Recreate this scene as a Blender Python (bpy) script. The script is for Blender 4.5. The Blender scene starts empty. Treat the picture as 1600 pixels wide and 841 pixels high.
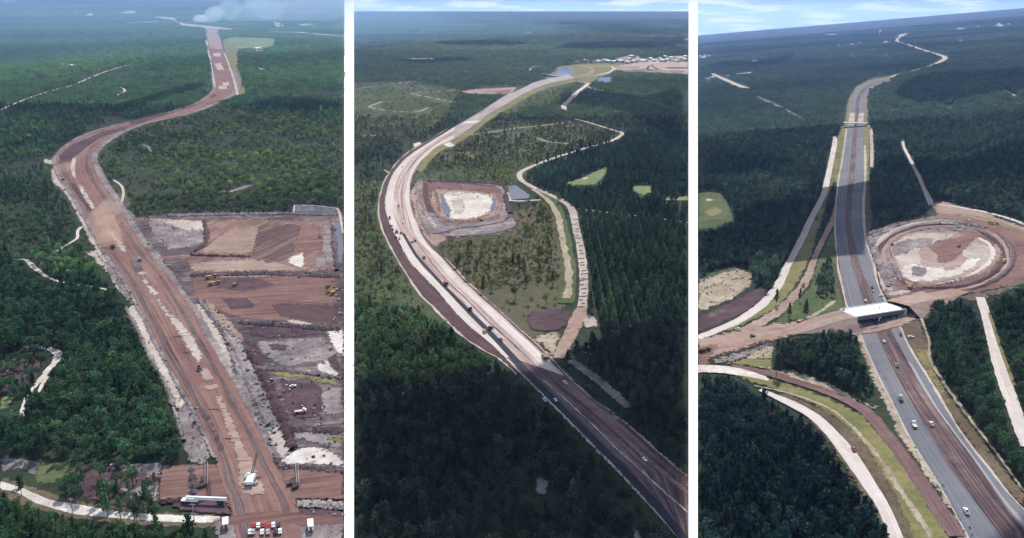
import bpy, bmesh, math, random
import numpy as np
from mathutils import Vector, Matrix
from mathutils.geometry import tessellate_polygon, delaunay_2d_cdt

R = math.radians
random.seed(7); rng = np.random.default_rng(7)
SC = bpy.context.scene
COL = SC.collection

# ------------------------------------------------------------------ camera, sky, sun, exposure
H = 200.0; FPX = 1300.0; CX, CY = 800.0, 420.5
PITCH = math.atan((CY - 18.0) / FPX)
cam = bpy.data.cameras.new('camera'); camo = bpy.data.objects.new('camera', cam); COL.objects.link(camo)
cam.sensor_width = 36.0; cam.lens = 36.0 * FPX / 1600.0; cam.clip_start = 1.0; cam.clip_end = 120000.0
camo.location = (0, 0, H); camo.rotation_euler = (math.pi / 2 - PITCH, 0, 0)
SC.camera = camo

SUN_EL, SUN_AZ = R(52), R(12)           # sun stands beyond the scene, a little to the right
SUN = Vector((math.sin(SUN_AZ) * math.cos(SUN_EL), math.cos(SUN_AZ) * math.cos(SUN_EL), math.sin(SUN_EL)))
world = bpy.data.worlds.new('World'); SC.world = world; world.use_nodes = True
nt = world.node_tree; nt.nodes.clear()
sky = nt.nodes.new('ShaderNodeTexSky'); sky.sky_type = 'NISHITA'; sky.sun_disc = False
sky.sun_elevation = SUN_EL; sky.sun_rotation = SUN_AZ; sky.altitude = 200; sky.dust_density = 0.4; sky.air_density = 0.25; sky.ozone_density = 2.0
tc = nt.nodes.new('ShaderNodeTexCoord')
sx = nt.nodes.new('ShaderNodeSeparateXYZ'); cxn = nt.nodes.new('ShaderNodeCombineXYZ')
mx = nt.nodes.new('ShaderNodeMath'); mx.operation = 'MAXIMUM'; mx.inputs[1].default_value = 0.03
nt.links.new(tc.outputs['Generated'], sx.inputs[0])
nt.links.new(sx.outputs['X'], cxn.inputs['X']); nt.links.new(sx.outputs['Y'], cxn.inputs['Y'])
nt.links.new(sx.outputs['Z'], mx.inputs[0]); nt.links.new(mx.outputs[0], cxn.inputs['Z'])
nt.links.new(cxn.outputs[0], sky.inputs[0])
# thin fair-weather cloud streaks low in the sky
mp = nt.nodes.new('ShaderNodeMapping'); mp.inputs['Scale'].default_value = (11, 11, 90)
nz = nt.nodes.new('ShaderNodeTexNoise'); nz.inputs['Scale'].default_value = 1.6; nz.inputs['Detail'].default_value = 5
rp = nt.nodes.new('ShaderNodeValToRGB'); rp.color_ramp.elements[0].position = 0.47; rp.color_ramp.elements[1].position = 0.62
rp.color_ramp.elements[0].color = (0, 0, 0, 1); rp.color_ramp.elements[1].color = (.8, .8, .8, 1)
mixc = nt.nodes.new('ShaderNodeMixRGB'); mixc.inputs[2].default_value = (33, 34, 37, 1)
nt.links.new(tc.outputs['Generated'], mp.inputs[0]); nt.links.new(mp.outputs[0], nz.inputs['Vector'])
nt.links.new(nz.outputs['Fac'], rp.inputs[0]); nt.links.new(rp.outputs[0], mixc.inputs[0])
hz = nt.nodes.new('ShaderNodeMapRange'); hz.interpolation_type = 'SMOOTHSTEP'
hz.inputs[1].default_value = 0.0; hz.inputs[2].default_value = 0.026; hz.inputs[3].default_value = 0.97; hz.inputs[4].default_value = 0.0
nt.links.new(sx.outputs['Z'], hz.inputs[0])
mixh = nt.nodes.new('ShaderNodeMixRGB'); mixh.inputs[2].default_value = (19, 27, 38, 1)      # pale air near the horizon
nt.links.new(hz.outputs[0], mixh.inputs[0]); nt.links.new(sky.outputs[0], mixh.inputs[1]); nt.links.new(mixh.outputs[0], mixc.inputs[1])
bg = nt.nodes.new('ShaderNodeBackground'); bg.inputs['Strength'].default_value = 0.05
wo = nt.nodes.new('ShaderNodeOutputWorld')
nt.links.new(mixc.outputs[0], bg.inputs[0]); nt.links.new(bg.outputs[0], wo.inputs[0])

sl = bpy.data.lights.new('sun', 'SUN'); sl.energy = 5.0; sl.angle = R(0.5); sl.color = (1.0, 0.955, 0.90)
so = bpy.data.objects.new('sun', sl); COL.objects.link(so)
so.rotation_euler = SUN.to_track_quat('Z', 'Y').to_euler()
SC.view_settings.view_transform = 'Standard'; SC.view_settings.look = 'None'
SC.view_settings.exposure = 0.15; SC.view_settings.gamma = 1.0; SC.view_settings.use_curve_mapping = False
SC.cycles.max_bounces = 5; SC.cycles.diffuse_bounces = 2; SC.cycles.glossy_bounces = 2; SC.cycles.transparent_max_bounces = 16
SC.cycles.volume_bounces = 1; SC.cycles.transmission_bounces = 2

# ------------------------------------------------------------------ ground planes of the three stretches of country
SP, CP = math.sin(PITCH), math.cos(PITCH)
def raydir(px, py):
    u, v = (px - CX), (CY - py)
    return np.array([u, CP * FPX + SP * v, -SP * FPX + CP * v])
def plane_from_horizon(p, q):
    d1, d2 = raydir(*p), raydir(*q)
    A = np.array([[d1[0], d1[1]], [d2[0], d2[1]]]); b = np.array([d1[2], d2[2]])
    return np.linalg.solve(A, b)
FAR = 18000.0
PL = {1: plane_from_horizon((3, -16), (538, -16)),
      2: plane_from_horizon((553, 2), (1076, 2)),
      3: plane_from_horizon((1090, 40), (1600, -3))}
def P(k, x, y, h=0.0):
    a, b = PL[k]; d = raydir(x, y)
    den = a * d[0] + b * d[1] - d[2]
    t = (H - h) / max(den, 1e-6)
    return Vector((t * d[0], t * d[1], H + t * d[2]))
def zg(k, X, Y): return PL[k][0] * X + PL[k][1] * Y
def project(X, Y, Z):
    dx, dy, dz = X, Y, Z - H
    f = dy * CP - dz * SP; u = dy * SP + dz * CP
    return CX + FPX * dx / f, CY - FPX * u / f, f
def ppm(k, x, y):
    p = P(k, x, y); return FPX / (p.y * CP - (p.z - H) * SP)

# ------------------------------------------------------------------ raster of what grows where (picture of the plan, for scattering)
ZW, ZH = 1600, 841
ZONE = np.zeros((ZH, ZW), np.uint8)
def paint(pts, val):
    xs = np.array([p[0] for p in pts], float); ys = np.array([p[1] for p in pts], float)
    n = len(pts)
    for yy in range(max(0, int(ys.min())), min(ZH - 1, int(ys.max()) + 1) + 1):
        yc = yy + 0.5; hit = []
        for i in range(n):
            y0, y1 = ys[i], ys[(i + 1) % n]
            if (y0 <= yc) != (y1 <= yc):
                hit.append(xs[i] + (yc - y0) / (y1 - y0) * (xs[(i + 1) % n] - xs[i]))
        hit.sort()
        for a, b in zip(hit[::2], hit[1::2]):
            ia, ib = int(round(a)), int(round(b))
            if ib > ia: ZONE[yy, max(0, ia):min(ZW, ib)] = val

# ------------------------------------------------------------------ materials
def new_mat(name):
    m = bpy.data.materials.new(name); m.use_nodes = True
    n = m.node_tree.nodes; b = n['Principled BSDF']
    b.inputs['Roughness'].default_value = 0.9
    b.inputs['Specular IOR Level'].default_value = 0.12
    return m, m.node_tree, b
def ground_mat(name, cols, s0=0.02, s1=0.25, soft=True, uv=None, ang=None, w=(.4, .3, .3), bump=0.0, rough=.9, lo=.36, hi=.64):
    """three colours driven by coarse noise, fine noise and, if asked, streaks along the road (uv) or along an angle"""
    m, t, b = new_mat(name); N, L = t.nodes, t.links
    b.inputs['Roughness'].default_value = rough
    co = N.new('ShaderNodeTexCoord')
    def noise(scale, det, vec):
        q = N.new('ShaderNodeTexNoise'); q.inputs['Scale'].default_value = scale; q.inputs['Detail'].default_value = det
        q.inputs['Roughness'].default_value = .6
        L.new(vec, q.inputs['Vector']); return q.outputs['Fac']
    n0 = noise(s0, 4, co.outputs['Object']); n1 = noise(s1, 5, co.outputs['Object'])
    mp = N.new('ShaderNodeMapping')
    if uv:
        L.new(co.outputs['UV'], mp.inputs[0]); mp.inputs['Scale'].default_value = (uv[0], uv[1], 1)
        n2 = noise(1.0, 4, mp.outputs[0])
    elif ang is not None:
        L.new(co.outputs['Object'], mp.inputs[0]); mp.vector_type = 'TEXTURE'
        mp.inputs['Rotation'].default_value = (0, 0, R(ang)); mp.inputs['Scale'].default_value = (40, 2.2, 40)
        n2 = noise(1.0, 4, mp.outputs[0])
    else:
        n2 = noise(s1 * 5, 3, co.outputs['Object'])
    def mul(a, k):
        q = N.new('ShaderNodeMath'); q.operation = 'MULTIPLY'; L.new(a, q.inputs[0]); q.inputs[1].default_value = k; return q.outputs[0]
    def add(a, c):
        q = N.new('ShaderNodeMath'); q.operation = 'ADD'; L.new(a, q.inputs[0]); L.new(c, q.inputs[1]); return q.outputs[0]
    f = add(add(mul(n0, w[0]), mul(n1, w[1])), mul(n2, w[2]))
    r = N.new('ShaderNodeValToRGB'); e = r.color_ramp.elements
    e[0].position = lo; e[0].color = (*cols[0], 1); e[1].position = hi; e[1].color = (*cols[2], 1)
    x = e.new((lo + hi) / 2); x.color = (*cols[1], 1)
    L.new(f, r.inputs[0]); L.new(r.outputs[0], b.inputs['Base Color'])
    if soft:       # the rim of a patch breaks up into the ground under it
        ed = N.new('ShaderNodeAttribute'); ed.attribute_name = 'edge'
        es = N.new('ShaderNodeAttribute'); es.attribute_name = 'grain'
        vs = N.new('ShaderNodeVectorMath'); vs.operation = 'SCALE'; L.new(co.outputs['Object'], vs.inputs[0]); L.new(es.outputs['Fac'], vs.inputs['Scale'])
        ne = noise(1.0, 5, vs.outputs[0])
        aa = add(mul(ed.outputs['Fac'], 1.0), mul(ne, 1.5))
        mr = N.new('ShaderNodeMapRange'); mr.inputs[1].default_value = .82; mr.inputs[2].default_value = 1.02; L.new(aa, mr.inputs[0])
        tr = N.new('ShaderNodeBsdfTransparent'); ms = N.new('ShaderNodeMixShader')
        L.new(mr.outputs[0], ms.inputs[0]); L.new(tr.outputs[0], ms.inputs[1]); L.new(b.outputs[0], ms.inputs[2])
        L.new(ms.outputs[0], N['Material Output'].inputs['Surface'])
    if bump:
        bp = N.new('ShaderNodeBump'); bp.inputs['Strength'].default_value = 1.0; bp.inputs['Distance'].default_value = bump
        L.new(f, bp.inputs['Height']); L.new(bp.outputs[0], b.inputs['Normal'])
    return m
def plain(name, c, rough=.6, metal=0.0, var=.12, spec=.3):
    m, t, b = new_mat(name); N, L = t.nodes, t.links
    b.inputs['Roughness'].default_value = rough; b.inputs['Metallic'].default_value = metal; b.inputs['Specular IOR Level'].default_value = spec
    co = N.new('ShaderNodeTexCoord'); q = N.new('ShaderNodeTexNoise'); q.inputs['Scale'].default_value = 1.3; q.inputs['Detail'].default_value = 4
    L.new(co.outputs['Object'], q.inputs['Vector'])
    r = N.new('ShaderNodeValToRGB'); e = r.color_ramp.elements
    e[0].position = .3; e[0].color = tuple(v * (1 - var) for v in c) + (1,); e[1].position = .7; e[1].color = tuple(min(1, v * (1 + var)) for v in c) + (1,)
    L.new(q.outputs['Fac'], r.inputs[0]); L.new(r.outputs[0], b.inputs['Base Color'])
    return m
M = {}
M['forest_floor'] = ground_mat('forest_floor', [(.010, .017, .010), (.020, .030, .016), (.045, .055, .028)], .003, .03, w=(.45, .35, .2), bump=1.0, soft=False)
M['scrub'] = ground_mat('scrub', [(.03, .045, .02), (.05, .066, .03), (.085, .085, .045)], .012, .12, w=(.4, .35, .25), bump=.6)
M['scrub_brown'] = ground_mat('scrub_brown', [(.04, .045, .025), (.075, .072, .04), (.11, .088, .06)], .012, .12, w=(.4, .35, .25), bump=.6)
M['sand'] = ground_mat('sand', [(.20, .165, .145), (.36, .305, .27), (.52, .46, .41)], .03, .3, bump=.4)
M['grey_sand'] = ground_mat('grey_sand', [(.06, .05, .055), (.175, .148, .148), (.36, .32, .305)], .05, .28, bump=.8)
M['grey_mud'] = ground_mat('grey_mud', [(.03, .022, .03), (.09, .066, .07), (.25, .205, .20)], .03, .2, bump=1.0, ang=8)
M['white_sand'] = ground_mat('white_sand', [(.27, .23, .195), (.45, .405, .365), (.62, .58, .545)], .05, .25, lo=.36, hi=.62)
M['sand_path'] = ground_mat('sand_path', [(.27, .225, .18), (.40, .345, .29), (.54, .48, .41)], .05, .4)
M['brown_road'] = ground_mat('brown_road', [(.10, .052, .043), (.175, .098, .082), (.25, .158, .135)], .012, .2, uv=(26, 1.2), w=(.25, .2, .55))
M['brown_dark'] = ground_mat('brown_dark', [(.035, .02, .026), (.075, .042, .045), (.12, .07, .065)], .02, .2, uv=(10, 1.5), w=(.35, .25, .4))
M['brown_field'] = ground_mat('brown_field', [(.085, .046, .040), (.155, .088, .074), (.24, .152, .128)], .016, .15, ang=12, w=(.35, .2, .45))
M['brown_lined'] = ground_mat('brown_lined', [(.07, .039, .036), (.16, .095, .08), (.285, .195, .16)], .016, .15, ang=75, w=(.3, .2, .5))
M['brown_striped'] = ground_mat('brown_striped', [(.05, .03, .03), (.10, .062, .056), (.21, .14, .12)], .012, .12, ang=68, w=(.22, .13, .65), lo=.38, hi=.62)
M['tan_field'] = ground_mat('tan_field', [(.18, .115, .092), (.265, .185, .152), (.36, .275, .235)], .02, .2, ang=10)
M['purple_field'] = ground_mat('purple_field', [(.035, .02, .028), (.07, .042, .05), (.12, .075, .075)], .02, .2, ang=20)
M['pink_road'] = ground_mat('pink_road', [(.19, .125, .11), (.34, .26, .235), (.52, .445, .41)], .012, .15, uv=(16, 1.0), w=(.2, .15, .65))
M['pale_road'] = ground_mat('pale_road', [(.34, .29, .265), (.47, .415, .385), (.58, .53, .50)], .02, .2, uv=(14, 1.0), w=(.25, .2, .55))
M['asphalt'] = ground_mat('asphalt', [(.085, .088, .105), (.125, .127, .142), (.18, .178, .185)], .015, .2, uv=(7, .5), w=(.35, .1, .55), rough=.8, soft=False)
M['fresh_asphalt'] = ground_mat('fresh_asphalt', [(.018, .018, .026), (.026, .026, .036), (.04, .038, .05)], .015, .2, uv=(4, .5), rough=.8, soft=False)
M['grey_asphalt'] = ground_mat('grey_asphalt', [(.19, .185, .20), (.28, .27, .28), (.38, .36, .36)], .012, .15, uv=(8, .6), w=(.3, .2, .5))
M['red_road'] = ground_mat('red_road', [(.08, .044, .045), (.13, .076, .074), (.21, .14, .13)], .02, .2, uv=(8, 1.2), w=(.3, .2, .5))
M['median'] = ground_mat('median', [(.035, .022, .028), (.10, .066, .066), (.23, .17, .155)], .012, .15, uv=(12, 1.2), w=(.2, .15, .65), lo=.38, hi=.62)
M['olive_grass'] = ground_mat('olive_grass', [(.07, .075, .03), (.135, .13, .05), (.24, .20, .10)], .03, .25, lo=.32)
M['green_grass'] = ground_mat('green_grass', [(.025, .045, .016), (.056, .08, .030), (.13, .13, .06)], .03, .25, lo=.32)
M['brown_grass'] = ground_mat('brown_grass', [(.06, .042, .03), (.10, .075, .05), (.17, .14, .085)], .03, .25)
M['dry_sand_grass'] = ground_mat('dry_sand_grass', [(.14, .12, .07), (.29, .24, .18), (.45, .38, .32)], .05, .4, bump=.5)
M['field_green'] = ground_mat('field_green', [(.085, .125, .05), (.14, .18, .075), (.21, .24, .115)], .01, .08)
m, t, b = new_mat('water'); b.inputs['Base Color'].default_value = (.05, .075, .11, 1); b.inputs['Roughness'].default_value = .12; b.inputs['Specular IOR Level'].default_value = .5
q = t.nodes.new('ShaderNodeTexNoise'); q.inputs['Scale'].default_value = .6; bp = t.nodes.new('ShaderNodeBump'); bp.inputs['Strength'].default_value = .15
t.links.new(q.outputs['Fac'], bp.inputs['Height']); t.links.new(bp.outputs[0], b.inputs['Normal']); M['water'] = m
M['grey_water'] = plain('grey_water', (.10, .105, .125), .2, spec=.4)
M['white_ground'] = plain('white_ground', (.93, .93, .93), .9, var=.01, spec=0)  # white of the added dividers between the views, no ground

# ------------------------------------------------------------------ small builders
def link(name, me, mat=None, parent=None):
    o = bpy.data.objects.new(name, me); COL.objects.link(o)
    if mat is not None: me.materials.append(mat)
    if parent is not None: o.parent = parent
    return o
def tag(o, label=None, cat=None, group=None, kind=None):
    if label: o['label'] = label
    if cat: o['category'] = cat
    if group: o['group'] = group
    if kind: o['kind'] = kind
    return o
LAY = {1: 0, 2: 0, 3: 0}; LZ = .007      # each sheet lies a few millimetres above the one under it
def smooth_pts(pts, closed):
    out = []; n = len(pts)
    rngi = range(n) if closed else range(n - 1)
    for i in rngi:
        if closed: p0, p1, p2, p3 = pts[i - 1], pts[i], pts[(i + 1) % n], pts[(i + 2) % n]
        else: p0, p1, p2, p3 = pts[max(i - 1, 0)], pts[i], pts[i + 1], pts[min(i + 2, n - 1)]
        k = 6
        for j in range(k):
            u = j / k
            out.append(tuple(.5 * (2 * p1[c] + (p2[c] - p0[c]) * u + (2 * p0[c] - 5 * p1[c] + 4 * p2[c] - p3[c]) * u * u + (3 * p1[c] - p0[c] - 3 * p2[c] + p3[c]) * u ** 3) for c in range(len(p1))))
    if not closed: out.append(tuple(pts[-1]))
    return out
def densify(pts, closed, step=4.0):
    out = []; n = len(pts)
    for i in (range(n) if closed else range(n - 1)):
        a, b = pts[i], pts[(i + 1) % n]
        d = math.hypot(b[0] - a[0], b[1] - a[1]); m = max(1, int(d / step))
        for j in range(m):
            out.append(tuple(a[c] + (b[c] - a[c]) * j / m for c in range(len(a))))
    if not closed: out.append(tuple(pts[-1]))
    return out
PX = {1: (0, 538), 2: (553, 1076), 3: (1090, 1605)}
def jitter(pts, amp, k):
    out = []; a = 0.0
    lo, hi = PX[k]
    for p in pts:
        a = .6 * a + .8 * random.uniform(-1, 1); c = .7 * random.uniform(-1, 1)
        s = min(1.0, max(.12, (p[1] - 10) / 350.0)) * amp
        x = p[0] + a * s
        if p[0] <= lo + .5 or p[0] >= hi - .5: x = p[0]
        out.append((min(max(x, lo), hi), p[1] + c * s * .6) + tuple(p[2:]))
    return out
def sheet(name, k, pts, mat, jit=1.6, smooth=False, clear=True, zone=None, h=None):
    """a flat patch of ground whose outline was read off the photograph and laid on the land"""
    if smooth: pts = smooth_pts(pts, True)
    paint(pts, 0 if zone is None else zone) if clear else None
    d = densify(pts, True, 3.0 if jit else 8.0)
    if jit: d = jitter(d, jit, k)
    LAY[k] += 1; z = LZ * LAY[k] if h is None else h
    arr = np.array([(q[0], q[1]) for q in d]); n = len(arr)
    w = arr.max(0) - arr.min(0); step = max(1.5, min(7.0, min(w) / 5, 2 + (arr[:, 1].mean()) / 90))
    ew = min(step * 2.1, 13.0 * max(.15, arr[:, 1].mean() / 500))
    inner, dist = [], []
    x1, y1 = arr[:, 0], arr[:, 1]; x2, y2 = np.roll(x1, -1), np.roll(y1, -1)
    for gx in np.arange(arr[:, 0].min(), arr[:, 0].max(), step):
        for gy in np.arange(arr[:, 1].min(), arr[:, 1].max(), step * .7):
            qx, qy = gx + random.uniform(-.25, .25) * step, gy + random.uniform(-.2, .2) * step
            cond = (y1 <= qy) != (y2 <= qy)
            if np.sum(cond & (x1 + (qy - y1) / np.where(cond, y2 - y1, 1) * (x2 - x1) > qx)) % 2:
                dd = np.hypot(x1 - qx, (y1 - qy) * 1.3).min()
                if dd > step * .3: inner.append((qx, qy)); dist.append(dd)
    vo, _, fo, ov, _, _ = delaunay_2d_cdt([Vector(q) for q in arr.tolist()] + [Vector(q) for q in inner], [(i, (i + 1) % n) for i in range(n)], [list(range(n))], 1, 1e-5)
    V = [P(k, q.x, q.y) + Vector((0, 0, z)) for q in vo]
    ed = [0.0 if (not o or min(o) < n) else min(1.0, dist[min(o) - n] / ew) for o in ov]
    if not jit: ed = [1.0] * len(ed)
    me = bpy.data.meshes.new(name); me.from_pydata([tuple(v) for v in V], [], [tuple(t) for t in fo])
    edge_attr(me, ed, ppm(k, arr[:, 0].mean(), arr[:, 1].mean()) / max(3.0, step * 1.4)); me.update()
    bm = bmesh.new(); bm.from_mesh(me)
    for f in bm.faces:
        if f.normal.z < 0: f.normal_flip()
    bm.to_mesh(me); bm.free()
    return tag(link(name, me, M[mat]), kind='structure')
def edge_attr(me, ed, grain):
    a = me.attributes.new('edge', 'FLOAT', 'POINT'); a.data.foreach_set('value', np.array(ed, np.float32))
    a = me.attributes.new('grain', 'FLOAT', 'POINT'); a.data.foreach_set('value', np.full(len(ed), grain, np.float32))
def resample(pts, n):
    d = [0.0]
    for a, b in zip(pts, pts[1:]): d.append(d[-1] + math.hypot(b[0] - a[0], b[1] - a[1]))
    out = []; j = 0
    for i in range(n):
        t = d[-1] * i / (n - 1)
        while j < len(d) - 2 and d[j + 1] < t: j += 1
        u = (t - d[j]) / max(d[j + 1] - d[j], 1e-9)
        out.append(tuple(pts[j][c] + (pts[j + 1][c] - pts[j][c]) * u for c in range(len(pts[j]))))
    return out
def strip_mesh(name, k, Lw, Rw, mat, nx=5, z=None, hs=None, skirt=1.6, soft=True, grain=.3):
    LAY[k] += 1; zz = LZ * LAY[k] if z is None else z
    V, F, UV, ED = [], [], [], []; acc = 0.0; cols = nx + 1 + (2 if hs else 0); prev = None
    for i, (a, b) in enumerate(zip(Lw, Rw)):
        mid = (a + b) / 2
        if prev is not None: acc += (mid - prev).length
        prev = mid; row = []
        hh = hs[i] if hs else 0.0
        side = (b - a); side.z = 0; side.normalize()
        if hs: row.append((a - side * hh * skirt + Vector((0, 0, zz)), -.1))
        us = [0, .12] + [.12 + .76 * j / (nx - 2) for j in range(1, nx - 1)] + [1.0]
        for u_ in us:
            p = a.lerp(b, u_); row.append((p + Vector((0, 0, zz + hh)), u_))
        if hs: row.append((b + side * hh * skirt + Vector((0, 0, zz)), 1.1))
        for p, u in row: V.append(tuple(p)); UV.append((u, acc / 100.0)); ED.append(1.0 if (not soft or hs or (0 < u < 1 and 0 < i < len(Lw) - 1)) else 0.0)
    n = len(Lw)
    for i in range(n - 1):
        for j in range(cols - 1):
            q = i * cols + j; F.append((q, q + 1, q + 1 + cols, q + cols))
    me = bpy.data.meshes.new(name); me.from_pydata(V, [], F)
    edge_attr(me, ED, grain); uvl = me.uv_layers.new(name='UVMap')
    for lp in me.loops: uvl.data[lp.index].uv = UV[lp.vertex_index]
    me.update()
    bm = bmesh.new(); bm.from_mesh(me)
    up = sum(f.normal.z for f in bm.faces)
    if up < 0: bmesh.ops.reverse_faces(bm, faces=bm.faces)
    bm.to_mesh(me); bm.free()
    return tag(link(name, me, M[mat]), kind='structure')
def edged(name, k, left, right, mat, jit=.8, n=90, smooth=True, clear=True):
    """road between two traced edges"""
    if smooth: left, right = smooth_pts(left, False), smooth_pts(right, False)
    l, r = resample(left, n), resample(right, n)
    lo, hi = PX[k]; cl = lambda q: [(min(max(x[0], lo), hi), x[1]) for x in q]; l, r = cl(l), cl(r)
    if clear: paint(l + r[::-1], 0)
    if jit: l, r = jitter(l, jit, k), jitter(r, jit, k)
    return strip_mesh(name, k, [P(k, *p[:2]) for p in l], [P(k, *p[:2]) for p in r], mat, soft=jit > .45, grain=ppm(k, *l[n // 2][:2]) / 4)
def path(name, k, pts, mat, jit=.5, smooth=True, clear=True, n=None, hs=None, cw=1.0):
    """road along a centre line; the third number is its width in picture pixels at that point"""
    if smooth: pts = smooth_pts(pts, False)
    L = sum(math.hypot(b[0] - a[0], b[1] - a[1]) for a, b in zip(pts, pts[1:]))
    n = n or max(8, int(L / 4)); q = resample(pts, n)
    C_ = [P(k, x[0], x[1]) for x in q]; Lw, Rw = [], []
    for i, x in enumerate(q):
        d = C_[min(i + 1, n - 1)] - C_[max(i - 1, 0)]; d.z = 0; d.normalize()
        s = Vector((d.y, -d.x, 0)); w = x[2] / ppm(k, x[0], x[1]) / 2
        j0, j1 = (1 + random.uniform(-.25, .25) * jit), (1 + random.uniform(-.25, .25) * jit)
        A, B = C_[i] - s * w * j0, C_[i] + s * w * j1
        A, B = [P(k, min(max(project(*v)[0], PX[k][0]), PX[k][1]), project(*v)[1]) if not (PX[k][0] <= project(*v)[0] <= PX[k][1]) else v for v in (A, B)]
        A.z = zg(k, A.x, A.y); B.z = zg(k, B.x, B.y); Lw.append(A); Rw.append(B)
    if clear:
        lo, hi = PX[k]
        pa = [project(*(v + (v - c) * (cw - 1)))[:2] for v, c in zip(Lw, C_)]; pb = [project(*(v + (v - c) * (cw - 1)))[:2] for v, c in zip(Rw, C_)]
        paint(pa + pb[::-1], 0)
    hh = None
    if hs: hh = [resample(smooth_pts([(i, h_) for i, h_ in enumerate(hs)], False), n)[i][1] for i in range(n)]
    mid = q[n // 2]
    return strip_mesh(name, k, Lw, Rw, mat, nx=4, hs=hh, soft=jit > .3, grain=ppm(k, mid[0], mid[1]) / 3)
# ------------------------------------------------------------------ the land: three sheets that reach the horizon, white divider strips between them
def col_point(k, x, D):
    """point at distance D straight ahead on sheet k, on the line of land that runs away under picture column x"""
    lo, hi = -3.0e3, 3.0e5
    a, b = PL[k]
    base = raydir(x, CY)
    # direction of that line on the sheet: intersect its vertical-ish plane with the land
    y0, y1 = 5000.0, -400.0
    for _ in range(90):
        m_ = (y0 + y1) / 2; d = raydir(x, m_); den = a * d[0] + b * d[1] - d[2]
        if den <= 1e-9: y1 = m_; continue
        Y = H / den * d[1]
        if Y < 0 or Y > D: y1 = m_
        else: y0 = m_
    return P(k, x, y0)
DS = [70 * (FAR / 70) ** (i / 60) for i in range(61)]
for k, (x0, x1) in {1: (-150, 538), 2: (553, 1076), 3: (1090, 1750)}.items():
    V, F = [], []; nx = 14
    for D in DS:
        a, b = col_point(k, x0, D), col_point(k, x1, D)
        if k == 1: a += Vector((-450, 0, PL[1][0] * -450))
        if k == 3: b += Vector((450, 0, PL[3][0] * 450))
        for j in range(nx + 1): V.append(tuple(a.lerp(b, j / nx)))
    for i in range(len(DS) - 1):
        for j in range(nx):
            q = i * (nx + 1) + j; F.append((q, q + 1, q + nx + 2, q + nx + 1))
    me = bpy.data.meshes.new('ground'); me.from_pydata(V, [], F); me.update()
    tag(link('ground', me, M['forest_floor']), kind='structure')
PL[9] = PL[1]
for kl, xl, kr, xr in ((1, 538, 2, 553), (2, 1076, 3, 1090)):  # added dividers between the three views, no part of the land
    V, F = [], []
    for D in DS:
        l, r = col_point(9, xl, D), col_point(9, xr, D); lo_, ro_ = col_point(kl, xl, D), col_point(kr, xr, D); e = Vector((0, 0, .5))
        V += [tuple(lo_ - e), tuple(l + e * .2), tuple(r + e * .2), tuple(ro_ - e)]
    for i in range(len(DS) - 1):
        for j in range(3): F.append((4 * i + j, 4 * i + j + 1, 4 * i + j + 5, 4 * i + j + 4))
    me = bpy.data.meshes.new('white_ground'); me.from_pydata(V, [], F); me.update()  # added divider strip between two views, no part of the land
    tag(link('white_ground', me, M['white_ground']), kind='structure')

# zones: 1 default wood of each sheet ... see ZI
ZI = {}
def zone(i, name, pine, broad, shrub, space, smin, smax, tint, hmin=1, label=None, rows=None):
    ZI[i] = dict(name=name, mix=(pine, broad, shrub), space=space, s=(smin, smax), tint=tint, label=label, rows=rows)
zone(1, 'wood1', .4, .5, .1, 4.80, .65, 1.0, (0.095, 0.177, 0.063), label='%s in the hazy wood around the curving brown earthworks')
zone(2, 'dense1', .3, .7, 0, 3.75, .7, 1.05, (0.047, 0.099, 0.045), label='%s in the dark wood west of the brown earthworks')
zone(3, 'verge1', .5, .5, 0, 3.70, .6, .9, (0.054, 0.107, 0.041), label='%s in the belt below the white sand lane')
zone(4, 'olive1', 0, .35, .65, 4.70, .6, .95, (0.136, 0.196, 0.060), label='%s in the lighter wood behind the stripped dirt fields')
zone(5, 'scrubwood1', .1, .35, .55, 5.20, .6, .95, (0.091, 0.166, 0.063), label='%s in the thin wood left of the brown road bend')
zone(6, 'clearing1', .2, .6, .2, 6.5, .45, .8, (0.061, 0.114, 0.047), label='%s in the muddy clearing above the white sand lane')  # muddy stands only for the clearing's dark ground tone
zone(11, 'wood2', .35, .3, .35, 5.72, .6, .95, (0.109, 0.151, 0.063), label='%s in the wood beyond the pale curving road')
zone(12, 'scrub2', .04, .10, .86, 4.58, .5, .95, (0.170, 0.195, 0.057), label='%s on the scrubland beside the pale curving road')
zone(13, 'plantation2', 1, 0, 0, 3.87, .75, .95, (0.072, 0.129, 0.065), rows=True, label='%s in the planted rows beside the striped lane')
zone(14, 'corner2', .3, .7, 0, 4.00, .7, 1.05, (0.082, 0.134, 0.057), label='%s in the wood left of the half-shaded pale road')
zone(15, 'rowpine2', 1, 0, 0, 4.40, .7, .95, (0.066, 0.116, 0.070), label='%s in the pine block around the golf greens')
zone(16, 'shade2', .5, .3, .2, 4.20, .6, .95, (0.065, 0.085, 0.057), label='%s in the black cloud shadow beside the pale road')  # leaf tint darker than its neighbours, cloud shade put into the colour
zone(21, 'wood3', .5, .5, 0, 4.40, .7, 1.0, (0.065, 0.105, 0.067), label='%s in the wide wood beyond the white bridge')
zone(22, 'corner3', .35, .65, 0, 3.75, .7, 1.1, (0.031, 0.065, 0.060), label='%s in the dark wood below the curving sand lane')
zone(23, 'clump3', .6, .4, 0, 3.75, .85, 1.2, (0.056, 0.095, 0.058), label='%s in the wedge between red track and grey carriageway')
zone(24, 'right3', .15, .85, 0, 3.75, .7, 1.0, (0.056, 0.105, 0.058), label='%s in the wood between carriageway and straight sand lane')
zone(25, 'scrub3', .1, .3, .6, 4.40, .6, .9, (0.077, 0.124, 0.063), label='%s on the grass left of the white bridge')
zone(27, 'lawn3', .05, .1, .85, 17, .35, .8, (.05, .075, .03), label='%s dotting the lawn left of the white bridge')
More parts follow.
